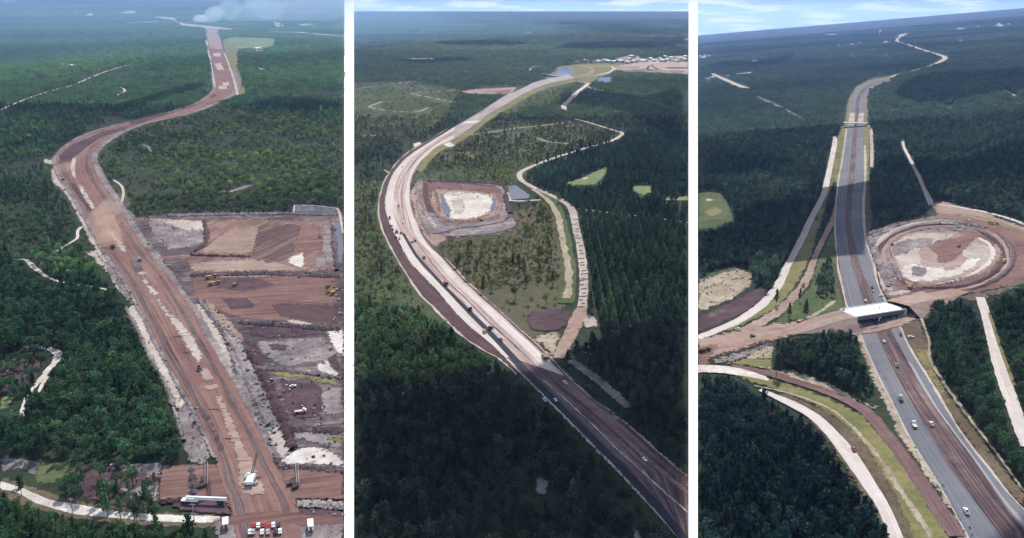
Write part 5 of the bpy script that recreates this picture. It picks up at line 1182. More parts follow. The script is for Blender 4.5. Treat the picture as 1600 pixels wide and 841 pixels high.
def make_scraper(paint):      # wheel tractor scraper
    o = empty('wheel_scraper')
    MB().box(2.6, 5.6, -1.2, 1.2, 1.0, 2.4, .15, .1).build('engine_hood', paint, o, .06)
    cb = MB().box(1.6, 2.9, -.9, .9, 1.8, 3.3, .15, .1).build('cab', paint, o); MB().box(1.72, 2.8, -.84, .84, 2.5, 3.1, .1).build('windows', 'glass', cb)
    MB().prism([(-3.6, .6), (.2, .4), (.6, 2.3), (-3.8, 2.6)], -1.55, 1.55).build('bowl', paint, o, .05)
    MB().prism([(.0, 2.0), (1.4, 2.6), (2.0, 2.4), (2.0, 2.0), (1.4, 2.1), (.2, 1.6)], -.35, .35).build('gooseneck', paint, o)
    MB().box(-5.8, -3.8, -1.0, 1.0, 1.0, 2.3, .1, .1).build('rear_engine', paint, o, .05)
    wheels(o, (-4.3, 3.7), 1.5, 1.0, .7); return o
def tracks(o, L_=3.4, y=1.05, w=.55, h=.95):
    for sd in (-1, 1):
        MB().prism([(-L_ / 2, h * .5), (-L_ / 2 + .35, .0), (L_ / 2 - .35, .0), (L_ / 2, h * .5), (L_ / 2 - .3, h), (-L_ / 2 + .3, h)], sd * y - w / 2, sd * y + w / 2).build('crawler_track', 'track', o, .03)
def make_dozer(paint):
    o = empty('bulldozer'); tracks(o)
    MB().box(-.3, 1.9, -.6, .6, .7, 1.9, .1, .05).build('engine_hood', paint, o, .05)
    cb = MB().box(-1.5, -.2, -.75, .75, .9, 2.9, .12, .08).build('cab', paint, o, .04); MB().box(-1.45, -.22, -.72, .72, 1.9, 2.65, .1, -.03).build('windows', 'glass', cb)
    MB().prism([(2.3, .1), (2.6, .0), (2.45, .6), (2.6, 1.3), (2.4, 1.3), (2.25, .6)], -1.75, 1.75).build('blade', 'steel', o)
    for sd in (-.95, .75): MB().box(.2, 2.35, sd, sd + .2, .45, .65).build('push_arm', paint, o)
    MB().prism([(-1.7, .9), (-2.3, .7), (-2.5, .1), (-2.35, .1), (-2.1, .6), (-1.7, .6)], -.4, .4).build('ripper', 'steel', o); return o
def make_excavator(paint):
    o = empty('excavator'); tracks(o, 4.2, 1.25, .6, 1.0)
    hs = MB().box(-2.3, 1.2, -1.35, 1.35, 1.15, 2.2, .1, .1).build('engine_house', paint, o, .06)
    cb = MB().box(.1, 1.6, .35, 1.3, 1.2, 3.0, .15, .05).build('cab', paint, o, .04); MB().box(.2, 1.52, .33, 1.32, 2.0, 2.8, .1, -.02).build('windows', 'glass', cb)
    MB().prism([(1.0, 1.8), (3.4, 4.7), (6.0, 3.9), (6.1, 3.5), (3.5, 4.1), (1.3, 1.5)], -.35, .15).build('boom', paint, o)
    MB().prism([(5.7, 4.1), (6.2, 3.9), (6.0, 1.2), (5.7, 1.2)], -.3, .1).build('arm', paint, o)
    MB().prism([(5.5, 1.3), (6.2, 1.2), (6.1, .2), (5.0, .1), (5.0, .6)], -.6, .4).build('bucket', 'steel', o); return o
def make_roller(paint):
    o = empty('road_roller')
    MB().cyl((1.7, -1.05, .78), (1.7, 1.05, .78), .78, 20).build('drum', 'steel', o)
    MB().box(-2.5, -.3, -.9, .9, .9, 1.8, .1, .1).build('engine_hood', paint, o, .05); MB().box(-.6, 2.7, -1.2, -1.06, .5, 1.0).build('drum_frame', paint, o); MB().box(-.6, 2.7, 1.06, 1.2, .5, 1.0).build('drum_frame', paint, o)
    MB().box(-.4, .7, -.8, .8, 1.0, 1.5).build('operator_deck', paint, o); MB().box(-.5, .8, -.85, .85, 2.6, 2.75, .08, .08).build('canopy', paint, o)
    for x in (-.4, .65):
        for y in (-.75, .7): MB().box(x, x + .06, y, y + .06, 1.5, 2.6).build('post', 'dark_paint', o)
    wheels(o, (-1.5,), 1.0, .75, .5); return o
def make_paver(paint):
    o = empty('asphalt_paver'); tracks(o, 3.4, .95, .4, .8)
    MB().box(-1.8, 1.2, -1.2, 1.2, .85, 1.9, .05, .05).build('engine_house', paint, o, .05)
    MB().prism([(1.2, .5), (3.4, .5), (3.7, 1.3), (1.2, 1.4)], -1.6, 1.6).build('hopper', paint, o); MB().box(1.5, 3.3, -1.35, 1.35, 1.36, 1.40).build('hopper_load', 'dark_paint', o)
    MB().box(-3.2, -2.2, -2.2, 2.2, .1, .7).build('screed', 'steel', o); MB().box(-1.5, .4, -1.15, 1.15, 3.0, 3.12).build('canopy', paint, o)
    for x in (-1.4, .3):
        for y in (-1.05, 1.0): MB().box(x, x + .06, y, y + .06, 1.9, 3.0).build('post', 'dark_paint', o)
    return o
def make_flatbed(paint, load):
    o = empty('flatbed_truck')
    cb = MB().prism([(1.6, .7), (3.6, .7), (3.65, 1.5), (2.9, 1.7), (2.6, 2.6), (1.6, 2.6)], -1.1, 1.1).build('cab', paint, o, .06); MB().prism([(1.8, 1.75), (2.82, 1.75), (2.58, 2.4), (1.8, 2.4)], -1.13, 1.13).build('windows', 'glass', cb)
    MB().box(-3.6, 1.5, -1.2, 1.2, 1.0, 1.2).build('bed', load, o); MB().box(-3.4, 3.2, -.45, .45, .6, 1.0).build('chassis', 'dark_paint', o)
    wheels(o, (-2.6, -1.6, 2.7), 1.15, .5); return o
def make_box_trailer(paint, L_=7.5):
    o = empty('site_trailer'); a = L_ / 2
    MB().box(-a, a, -1.35, 1.35, .7, 3.2).build('wall', paint, o, .04); MB().box(-a - .1, a + .1, -1.45, 1.45, 3.2, 3.35, .0, .05).build('roof', 'white_paint', o)
    d = MB().box(-a - .06, -a - .003, -.45, .45, .75, 2.8).build('door', 'dark_paint', o); MB().box(-a - .12, -a - .07, .25, .35, 1.6, 1.75).build('handle', 'steel', d)
    for x in (-2, 0, 2): MB().box(x - .45, x + .45, -1.41, -1.352, 1.7, 2.6).build('window', 'glass', o)
    MB().box(a, a + 1.4, -.12, .12, .6, .8).build('tow_bar', 'steel', o); wheels(o, (-.6, .5), 1.3, .38, .25); return o
def put(o, k, x, y, tx, ty, label, cat, group=None, s=0.78, h=0.0, name=None):
    """stand a thing on the land at a picture point, nose towards another"""
    a, b = P(k, x, y), P(k, tx, ty); d = b - a
    o.location = (a.x, a.y, a.z + LZ * (LAY[k] + 1) + h); o.rotation_euler = (0, 0, math.atan2(d.y, d.x)); o.scale = (s, s, s)
    tag(o, label, cat, group)
    if name: o.name = name
    return o
PROTO = {}
def get(kind, *a):
    key = (kind,) + a
    if key not in PROTO:
        PROTO[key] = {'car': make_car, 'pickup': make_pickup, 'hauler': make_hauler, 'scraper': make_scraper, 'dozer': make_dozer, 'excavator': make_excavator, 'roller': make_roller, 'paver': make_paver, 'flatbed': make_flatbed, 'trailer': make_box_trailer}[kind](*a)
        return PROTO[key]
    return copy_tree(PROTO[key])

# --- the white bridge over the grey carriageways
k = 3; HB = 6.6
brg = empty('bridge'); tag(brg, 'new white concrete bridge deck over the grey carriageways, shade-coloured girders below', 'bridge')
qa, qb, qc, qd = P(k, 1323, 486, HB), P(k, 1401, 469, HB), P(k, 1404, 481, HB), P(k, 1327.5, 499, HB)
base = (qa + qb + qc + qd) / 4; ax = ((qb - qa) + (qc - qd)); LB = ax.length / 2; ax.z = 0; ax.normalize(); wd = ((qa - qd) + (qb - qc)).length / 2
brg.location = (base.x, base.y, zg(k, base.x, base.y)); brg.rotation_euler = (0, 0, math.atan2(ax.y, ax.x)); hl, hw = LB / 2, wd / 2 * .92
MB().box(-hl, hl, -hw, hw, HB - .35, HB).build('deck', 'concrete', brg)
for sd in (-1, 1): MB().box(-hl, hl, sd * hw - .2, sd * hw + .2, HB + .003, HB + .5).build('parapet', 'concrete', brg)
ng = 7
for i in range(ng):
    y = -hw + .8 + (2 * hw - 1.6) * i / (ng - 1); MB().box(-hl + .5, hl - .5, y - .25, y + .25, HB - 3.0, HB - .353).build('girder', 'shaded_concrete', brg)  # girder concrete darkened, shade under the deck put into its colour
cap = MB().box(-.8, .8, -hw + .5, hw - .5, HB - 3.9, HB - 3.003).build('pier_cap', 'concrete', brg)
for i in range(4):
    y = -hw + 1.6 + (2 * hw - 3.2) * i / 3; MB().cyl((0, y, -.3), (0, y, HB - 3.9), .5, 16).build('column', 'concrete', brg)
for sd in (-1, 1):
    MB().box(sd * hl - .6, sd * hl + .6, -hw - .3, hw + .3, -.2, HB - .4).build('abutment', 'concrete', brg)
    MB().prism([(sd * (hl - .62), HB - 3.2), (sd * (hl - 5.2), .05), (sd * (hl - .62), .05)], -hw - .5, hw + .5).build('slope_paving', 'tan_paint', brg)
for x, y in ((-hl + 1.2, hw - 2), (hl - 1.4, hw - 2), (hl - 1.3, -hw + 1.6)): MB().box(x - .9, x + .9, y - .5, y + .5, HB + .004, HB + .5, .1, .1).build('timber_stack', 'dark_paint', brg)
MB().cyl((5.5, 0, HB), (5.5, 0, HB + .9), .25, 10).build('drain_pipe', 'dark_paint', brg)
# earth ramps that carry the crossing road up to the deck
LAY[k] += 1
def ramp(ends, w0, w1, mat):
    n = 26; Lw, Rw, hs = [], [], []
    for i in range(n):
        t = i / (n - 1); q = ends[0].lerp(ends[1], t); d = ends[1] - ends[0]; d.z = 0; d.normalize(); s = Vector((d.y, -d.x, 0)); w = (w0 + (w1 - w0) * t) / 2
        A, B = q - s * w, q + s * w; A.z, B.z = zg(k, A.x, A.y), zg(k, B.x, B.y); Lw.append(A); Rw.append(B); u = t * t * (3 - 2 * t); hs.append(u * (HB - .12))
    return strip_mesh('road_embankment', k, Lw, Rw, mat, nx=4, hs=hs, skirt=1.7)
eL = base - ax * (hl - .3); eR = base + ax * (hl - .3)
ramp([P(k, 1225, 519), eL], wd * .9, wd * 1.0, 'tan_field'); ramp([P(k, 1500, 455), eR], wd * .8, wd * 1.0, 'tan_field')
# --- the far crossing bridge
b2 = empty('bridge'); tag(b2, 'low pale overpass crossing the carriageways farther up the road', 'bridge')
a_, c_ = P(k, 1318, 199), P(k, 1355, 197); b2.location = (a_ + c_) / 2; d_ = c_ - a_; b2.rotation_euler = (0, 0, math.atan2(d_.y, d_.x)); l2 = d_.length / 2
MB().box(-l2, l2, -7, 7, 5.6, 6.6).build('deck', 'concrete', b2); MB().box(-l2, l2, -7.2, -6.8, 6.603, 7.5).build('parapet', 'concrete', b2); MB().box(-l2, l2, 6.8, 7.2, 6.603, 7.5).build('parapet', 'concrete', b2)
for x in (-l2 + 1, 0, l2 - 1): MB().box(x - .8, x + .8, -6.5, 6.5, -.2, 5.6).build('pier', 'concrete', b2)
path('crossing_road', k, [(1286, 207, 4), (1300, 202, 5), (1318, 199, 6)], 'sand_path', jit=0); path('crossing_road', k, [(1355, 197, 6), (1362, 201, 5), (1364, 212, 4)], 'sand_path', jit=0)
sheet('pond', k, [(1297, 206), (1312, 203), (1310, 211), (1298, 212)], 'water', jit=.2)

# --- vehicles and machines of the right sheet
G3 = 'vehicles on the grey carriageways'
put(get('pickup', 'white_paint'), 3, 1509, 803, 1500, 786, 'white pickup truck alone on the left carriageway, nearest of all', 'pickup', G3)
put(get('flatbed', 'white_paint', 'tan_paint'), 3, 1428, 668, 1420, 652, 'white flatbed truck with tan bed on left carriageway, one of two close together', 'truck', G3)
put(get('flatbed', 'white_paint', 'dark_paint'), 3, 1407, 627, 1400, 612, 'white truck with dark flat bed ahead of the tan-bedded one', 'truck', G3)
put(get('pickup', 'white_paint'), 3, 1455, 666, 1448, 654, 'white pickup parked on the torn brown median', 'pickup', G3)
put(get('pickup', 'silver_paint'), 3, 1401, 574, 1395, 562, 'silver pickup on the brown median below the bridge', 'pickup', G3)
put(get('car', 'white_paint'), 3, 1381, 536, 1378, 528, 'white car standing crosswise on dirt just below the white bridge', 'car', G3, name='car')
put(get('car', 'dark_paint'), 3, 1407, 525, 1411, 535, 'dark car at the top of the right carriageway below the bridge', 'car', G3, name='car')
put(get('car', 'silver_paint'), 3, 1364, 457, 1361, 450, 'silver car above the bridge on the right carriageway, beside the median', 'car', G3, name='car')
put(get('pickup', 'dark_paint'), 3, 1362.5, 452, 1360, 446, 'dark pickup ahead of the silver car above the bridge', 'pickup', G3)
put(get('car', 'white_paint'), 3, 1377, 464, 1384, 463, 'white car at the edge of the pavement beside the bridge end', 'car', G3, name='car')
put(get('car', 'white_paint'), 3, 1352, 472, 1351, 466, 'white car on the dirt behind the middle of the bridge', 'car', G3, name='car')
put(get('car', 'white_paint'), 3, 1423, 529, 1428, 529, 'small white car on the brown grass right of the carriageway', 'car', G3, name='car')
put(get('pickup', 'red_paint'), 3, 1333, 706, 1326, 692, 'red pickup driving on the curving sand lane', 'pickup')
put(get('dozer', 'yellow_paint'), 3, 1175, 528, 1190, 525, 'yellow bulldozer on the tan dirt crossroad', 'bulldozer')
put(get('hauler', 'orange_paint'), 3, 1252, 507, 1268, 502, 'orange dump truck climbing the dirt ramp to the white bridge', 'dump truck')
put(get('scraper', 'rust'), 3, 1101, 551, 1118, 547, 'rusty wheel scraper at the dirt crossing by the left edge', 'scraper')
put(get('pickup', 'white_paint'), 3, 1153, 517, 1165, 513, 'white pickup beside the grass strip on the dirt track', 'pickup')
put(get('dozer', 'rust'), 3, 1255, 449, 1250, 458, 'rusty bulldozer on the curving earth track', 'bulldozer')
put(get('excavator', 'yellow_paint'), 3, 1422, 452, 1436, 449, 'yellow excavator at the edge of the sand basin by the bridge', 'excavator')
put(get('dozer', 'yellow_paint'), 3, 1498, 387, 1488, 390, 'yellow bulldozer on brown dirt inside the sand basin', 'bulldozer')
put(get('pickup', 'dark_paint'), 3, 1394, 384, 1402, 380, 'dark pickup at the far rim of the sand basin', 'pickup')
put(get('scraper', 'yellow_paint'), 3, 1552, 351, 1566, 352, 'yellow wheel scraper on the haul road behind the basin', 'scraper')
put(get('pickup', 'white_paint'), 3, 1512, 346, 1525, 348, 'white pickup at the top rim of the sand basin', 'pickup')
put(get('hauler', 'yellow_paint'), 3, 1568, 412, 1560, 424, 'yellow dump truck on the brown ring road right of the basin', 'dump truck')
put(get('car', 'white_paint'), 3, 1332, 281, 1331, 270, 'white car on the shaded far stretch between the carriageways', 'car', G3, name='car')
# water tower, far off
wt = empty('water_tower'); tag(wt, 'white water tower on the far wooded horizon', 'water tower'); wt.location = P(3, 1374, 57)
MB().cyl((0, 0, 0), (0, 0, 34), 2.2, 16, 1.8).build('stem', 'white_paint', wt); MB().cyl((0, 0, 33), (0, 0, 38), 3, 20, 9).cyl((0, 0, 38), (0, 0, 43), 9, 20, 9).cyl((0, 0, 43), (0, 0, 46.5), 9, 20, 3).build('tank', 'white_paint', wt)

for x, y, s, lb in ((1232, 500, .95, 'lone bare-stemmed pine on the lawn, leftmost of the three'), (1257, 501, 1.15, 'tallest lone pine on the lawn beside the dirt crossroad'), (1212, 479, 1.0, 'lone pine between the sand lane and the earth track'), (1249, 472, .8, 'small lone pine at the edge of the earth track')):
    t_ = empty('pine_tree'); t_.location = P(3, x, y); t_.scale = (s * .8, s * .8, s); t_.rotation_euler = (0, 0, x); tag(t_, lb, 'pine')
    for part, me in (('trunk', TRUNK['pine', 0]), ('crown', CROWN['pine', 1])):
        c = bpy.data.objects.new(part, me); COL.objects.link(c); c.parent = t_; c['tint'] = [.04, .075, .045]
# --- machines of the middle sheet
G2 = 'paving machines on the pale road bed'
put(get('paver', 'yellow_paint'), 2, 627, 366, 624, 357, 'yellow asphalt paver at the upper end of the fresh black lane', 'paver', G2)
put(get('hauler', 'yellow_paint'), 2, 620, 364, 618, 356, 'yellow dump truck beside the asphalt paver', 'dump truck', G2)
put(get('flatbed', 'dark_paint', 'dark_paint'), 2, 609, 343, 607, 333, 'dark truck heading the line of machines, beside the purple strip', 'truck', G2)
put(get('roller', 'yellow_paint'), 2, 612, 355, 610, 348, 'yellow road roller behind the dark truck', 'roller', G2)
put(get('car', 'dark_paint'), 2, 614, 360, 612, 353, 'dark car next to the road roller', 'car', G2, name='car')
put(get('pickup', 'dark_paint'), 2, 619, 373, 616, 366, 'dark pickup trailing the paving machines, left of the black lane', 'pickup', G2)
put(get('roller', 'orange_paint'), 2, 624, 375, 621, 368, 'orange roller at the tail of the paving line', 'roller', G2)
put(get('car', 'white_paint'), 2, 630, 349, 628, 340, 'white car in the middle of the pale road above the paver', 'car', G2, name='car')
put(get('flatbed', 'dark_paint', 'timber'), 2, 646, 379.5, 653, 378, 'dark flatbed truck standing across the pale road', 'truck', G2)
put(get('car', 'dark_paint'), 2, 623, 323, 621, 314, 'dark car beside the pit on the curve of the pale road', 'car', G2, name='car')
put(get('car', 'dark_paint'), 2, 628.5, 262, 632, 256, 'dark car on the pale road above the pit', 'car', G2, name='car')
put(get('hauler', 'orange_paint'), 2, 697, 445, 692, 438, 'orange dump truck on brown dirt right of the black lane', 'dump truck', G2)
put(get('dozer', 'rust'), 2, 735, 486, 728, 484, 'rusty bulldozer between the pale lanes below the orange truck', 'bulldozer', G2)
put(get('dozer', 'yellow_paint'), 2, 663, 405, 657, 399, 'yellow bulldozer on the pale road a little below the pit entrance', 'bulldozer', G2)
put(get('roller', 'yellow_paint'), 2, 757, 521, 750, 512, 'yellow roller on the lower stretch of the fresh black lane', 'roller', G2)
put(get('car', 'dark_paint'), 2, 783, 533, 778, 527, 'dark car on pink dirt right of the lower roller', 'car', G2, name='car')
put(get('dozer', 'rust'), 2, 766, 516, 772, 514, 'rusty bulldozer on the dirt near the lower roller', 'bulldozer', G2)
put(get('pickup', 'white_paint'), 2, 883, 601, 876, 594, 'white pickup in the cloud shadow right of the road', 'pickup', G2, s=.7)
put(get('pickup', 'white_paint'), 2, 851, 628, 845, 621, 'white pickup in the cloud shadow beside the black lane', 'pickup', G2, s=.7)
put(get('car', 'white_paint'), 2, 868, 628, 862, 621, 'white car on the shaded black lane', 'car', G2, s=.7, name='car')
put(get('car', 'white_paint'), 2, 1007, 721, 1012, 726, 'lone white car far down in the cloud shadow', 'car', G2, s=.7, name='car')
put(get('hauler', 'yellow_paint'), 2, 851, 562, 846, 556, 'yellow dump truck at the edge of shadow where the dirt lane joins', 'dump truck', G2)
put(get('dozer', 'yellow_paint'), 2, 894, 562, 900, 566, 'yellow bulldozer on shaded ground below the dirt pad', 'bulldozer', G2)
put(get('excavator', 'yellow_paint'), 2, 752, 346, 742, 344, 'yellow excavator on the lower bank of the white sand pit', 'excavator', G2)
# dark bars added across the lane in place of tree shadows
lg = MB().cyl((0, -3.4, .25), (0, 3.4, .25), .28, 8).build('shadow_stripe', 'timber')  # timber only lends the dark tone of the tree shadow
lane = resample([(899, 345), (902, 368), (908, 396), (911.5, 430), (911, 460), (909, 484)], 24)
for i, (x, y) in enumerate(lane):
    o = lg if i == 0 else lg.copy()
    if i: COL.objects.link(o)
    a = P(2, x + random.uniform(-2.5, 2.5), y + random.uniform(-2.4, 2.4)); o.location = (a.x, a.y, a.z + LZ * LAY[2] + .03); o.rotation_euler = (0, 0, math.pi / 2 + random.uniform(-.35, .35)); o.scale = (random.uniform(.8, 1.5), random.uniform(.35, .95), 1)
    tag(o, 'dark bar standing in for a tree shadow across the sand lane', 'shadow_stripe', 'dark bars for tree shadows across the sand lane')

# --- left sheet: piles, girder, crane, cars, trailers, poles
def pile_row(pts, label):
    for i, (xa, ya, xb, yb) in enumerate(pts):
        a, b = P(1, xa, ya), P(1, xb, yb); d = b - a; L_ = d.length
        o = MB().box(-L_ / 2, L_ / 2, -.3, .3, .55, .62).box(-L_ / 2, L_ / 2, -.05, .05, .06, .55).box(-L_ / 2, L_ / 2, -.3, .3, 0, .06).build('steel_pile', 'rust')
        o.location = (a + b) / 2 + Vector((0, 0, LZ * LAY[1] + .05)); o.rotation_euler = (0, 0, math.atan2(d.y, d.x)); o.scale = (1, 1.7, 1.5)
        tag(o, label, 'steel pile', label)
pile_row([(314, 752.5, 322, 750.5), (314, 755.5, 322, 753), (312.5, 758.5, 322, 755.5), (305, 765.5, 322, 759.5), (304, 768.5, 322, 762.5)], 'dark steel pile lying in the row left of the brown road')
pile_row([(455, 755, 463, 751.5), (455, 758, 464, 754.5), (448, 763, 465, 756.5), (456, 761.5, 466, 758), (457, 765, 467, 760.5), (458, 768, 467, 763.5)], 'dark steel pile lying in the row right of the brown road')
def boom(x0, y0, x1, y1, label, mat):
    a, b = P(1, x0, y0), P(1, x1, y1); d = b - a; L_ = d.length; m_ = MB(); n = max(4, int(L_ / 1.6))
    for y in (-.5, .5):
        for z in (.1, 1.1): m_.box(-L_ / 2, L_ / 2, y - .08, y + .08, z, z + .16)
    for i in range(n):
        x = -L_ / 2 + L_ * i / n; s = L_ / n
        for y in (-.5, .5): m_.cyl((x, y, .18), (x + s, y, 1.18), .05, 5)
        m_.cyl((x, -.5, 1.18), (x + s, .5, 1.18), .05, 5)
    o = m_.build('lattice_boom', mat); o.location = (a + b) / 2 + Vector((0, 0, LZ * LAY[1] + .03)); o.rotation_euler = (0, 0, math.atan2(d.y, d.x)); tag(o, label, 'crane boom')  # also builds the dark bar that stands in for a shadow
boom(323, 764, 323, 727, 'grey lattice boom lying on the dirt by the left row of piles', 'steel')
boom(328, 780, 327, 754, 'dark lattice bar standing in for a shadow at the brown road edge', 'rust')  # dark lattice added where a cast shadow lies
boom(466, 762, 464, 731, 'pale lattice boom lying beside the right row of piles', 'silver_paint')
a, b = P(1, 292, 788), P(1, 355, 790.5); d = b - a; L_ = d.length
gd = empty('girder_trailer'); gd.location = (a + b) / 2 + Vector((0, 0, LZ * LAY[1])); gd.rotation_euler = (0, 0, math.atan2(d.y, d.x)); tag(gd, 'long white concrete girder on a trailer, parked on dark mud', 'girder trailer')
MB().box(-L_ / 2, L_ / 2, -.45, .45, 2.6, 2.75).box(-L_ / 2, L_ / 2, -.15, .15, 1.7, 2.6).box(-L_ / 2, L_ / 2, -.4, .4, 1.4, 1.7).build('girder', 'white_paint', gd)
MB().box(-L_ / 2 - 1.8, -L_ / 2 + 5.2, -1.2, 1.2, 1.0, 1.38).build('trailer_bed', 'white_paint', gd); MB().box(L_ / 2 - 4, L_ / 2 - 1, -1.0, 1.0, .9, 1.38).build('dolly', 'dark_paint', gd)
MB().box(-L_ / 2 + .2, -L_ / 2 + 4, -1.1, 1.1, 1.39, 2.4, .1, .1).build('cab', 'white_paint', gd)
wheels(gd, (-L_ / 2 + .2, -L_ / 2 + 1.4, L_ / 2 - 3.2, L_ / 2 - 2), 1.15, .48)
# crawler crane on the sand island
cr = empty('crawler_crane'); q = P(1, 393, 756); cr.location = q + Vector((0, 0, LZ * LAY[1])); cr.rotation_euler = (0, 0, R(93)); tag(cr, 'white crawler crane with dark boom on the round sand pad', 'crane')
tracks(cr, 5.2, 1.9, .8, 1.1)
MB().box(-3.0, 2.4, -1.5, 1.5, 1.2, 2.6, .1, .1).build('engine_house', 'white_paint', cr, .05); MB().box(-4.2, -3.0, -1.7, 1.7, 1.1, 2.4).build('counterweight', 'white_paint', cr)
cb = MB().box(.9, 2.6, .6, 1.7, 1.3, 3.2, .2, .05).build('cab', 'white_paint', cr); MB().box(1.0, 2.55, .55, 1.75, 2.2, 3.0, .15, -.02).build('windows', 'glass', cb)
bm_ = MB()
for y in (-.4, .4):
    for z in (0, .7): bm_.cyl((2.0, y, 2.2 + z), (12.0, y * .6, 6.0 + z * .6), .1, 6)
for i in range(8):
    x = 2 + 10 * i / 8; z = 2.2 + 3.8 * i / 8
    for y in (-.4, .4): bm_.cyl((x, y, z), (x + 1.25, y, z + 1.1), .05, 5)
bm_.build('boom', 'dark_paint', cr)
for x, y in ((2.6, 3.6), (2.6, -3.6), (-2.6, 3.6), (-2.6, -3.6)): MB().box(x - .2, x + .2, min(y, y * .4), max(y, y * .4), .35, .7).build('outrigger', 'dark_paint', cr)
for i, (x, y, w, l, hh, lb) in enumerate(((388, 749, 2.2, 3.2, 1.2, 'white crate beside the boom of the crawler crane'), (397, 759, 2.4, 2.4, 1.0, 'white box at the rear corner of the crawler crane'))):
    o = empty('equipment_box'); o.location = P(1, x, y) + Vector((0, 0, LZ * LAY[1])); MB().box(-w / 2, w / 2, -l / 2, l / 2, 0, hh).build('box_body', 'white_paint', o, .05); MB().box(-w / 2 - .05, w / 2 + .05, -l / 2 - .05, l / 2 + .05, hh, hh + .12).build('lid', 'silver_paint', o); tag(o, lb, 'box')
# parked cars at the bottom
cars = [(397, 826, 'red_paint', 'dark red car first in the upper parked row, beside a white one'), (404, 826, 'white_paint', 'white car in the upper parked row between two red cars'), (412, 825, 'red_paint', 'bright red car in the upper row just right of the white one'),
        (420, 827, 'red_paint', 'red car standing lowest in the upper row of parked cars'), (427.5, 825, 'white_paint', 'white car in the upper row left of the black one'), (436, 825, 'dark_paint', 'black car closing the upper row of parked cars'),
        (391, 836, 'white_paint', 'white car leading the lower row, farthest from the brown track'), (396, 836, 'silver_paint', 'silver car second in the lower row'), (410, 836, 'white_paint', 'white car in the middle of the lower row of parked cars'),
        (419, 836, 'silver_paint', 'silver car under the lowest red car'), (431, 836, 'dark_paint', 'black car in the lower row'), (438, 835, 'white_paint', 'white car ending the lower row beside the brown track')]
for x, y, p_, lb in cars: put(get('car', p_), 1, x, y, x + random.uniform(-1, 1), y - 12, lb, 'car', 'cars parked below the dirt crossing')
put(get('trailer', 'white_paint', 6.5), 1, 486, 829, 485, 815, 'white site trailer by dark trees right of the parked cars', 'trailer')
put(get('trailer', 'tan_paint', 6.5), 1, 353.5, 826, 353, 812, 'cream site trailer by the hedge left of the parked cars', 'trailer')
def pole(k, x, y, h, label, arm=True):
    o = empty('utility_pole'); o.location = P(k, x, y); tag(o, label, 'pole'); MB().cyl((0, 0, -.3), (0, 0, h), .2, 10, .14).build('post', 'pale_timber', o)
    if arm: MB().box(-1.2, 1.2, -.08, .08, h - .8, h - .62).build('crossarm', 'pale_timber', o); MB().cyl((0, .25, h - 1.9), (0, .25, h - 1.0), .25, 10).build('transformer', 'silver_paint', o)
    return o
pole(1, 304, 817, 9, 'utility pole in front of the girder trailer'); pole(1, 114, 803, 7.5, 'utility pole standing on the sand lane in the woods')
G1 = 'earthmoving machines on the brown dirt'
put(get('scraper', 'rust'), 1, 177, 389, 184, 399, 'dark wheel scraper at the head of the tan dust cloud', 'scraper', G1)
put(get('scraper', 'yellow_paint'), 1, 99, 282, 104, 290, 'wheel scraper on the bend of the brown road', 'scraper', G1)
put(get('flatbed', 'white_paint', 'dark_paint'), 1, 219, 409, 214, 403, 'white truck by the dark median pond on the brown road', 'truck', G1)
put(get('scraper', 'yellow_paint'), 1, 335, 446, 344, 444, 'yellow wheel scraper left of the excavator on the lower field', 'scraper', G1)
put(get('excavator', 'yellow_paint'), 1, 367, 448, 372, 445, 'yellow excavator digging dark dirt on the lower field', 'excavator', G1)
put(get('scraper', 'yellow_paint'), 1, 330, 436, 338, 434, 'yellow wheel scraper beside the upper ditch', 'scraper', G1)
put(get('dozer', 'yellow_paint'), 1, 512, 451, 516, 448, 'yellow bulldozer at the right end of the lower field, upper one of three', 'bulldozer', G1)
put(get('dozer', 'yellow_paint'), 1, 512, 460, 516, 457, 'yellow bulldozer just below the upper one at the field end', 'bulldozer', G1)
put(get('scraper', 'yellow_paint'), 1, 522, 460, 527, 457, 'yellow wheel scraper beside the two bulldozers at the field end', 'scraper', G1)
put(get('car', 'white_paint'), 1, 458, 607, 464, 606, 'small white car alone on the purple dirt field', 'car', G1, name='car')
put(get('flatbed', 'white_paint', 'tan_paint'), 1, 470, 647, 478, 646, 'white truck on the dark mud below the purple field', 'truck', G1)
put(get('dozer', 'rust'), 1, 312, 580, 317, 588, 'rusty bulldozer on the sand island in the road', 'bulldozer', G1)
put(get('car', 'white_paint'), 1, 160, 212, 166, 208, 'white car on the dark bend of the brown road, lower of two', 'car', G1, name='car')
put(get('car', 'white_paint'), 1, 172, 205, 178, 203, 'white car on the dark bend of the brown road, upper of two', 'car', G1, name='car')
put(get('scraper', 'yellow_paint'), 1, 352, 128, 350, 116, 'wheel scraper on the far straight of the brown road', 'scraper', G1)
put(get('dozer', 'yellow_paint'), 1, 500, 372, 504, 378, 'yellow bulldozer on the pale upper dirt field', 'bulldozer', G1)
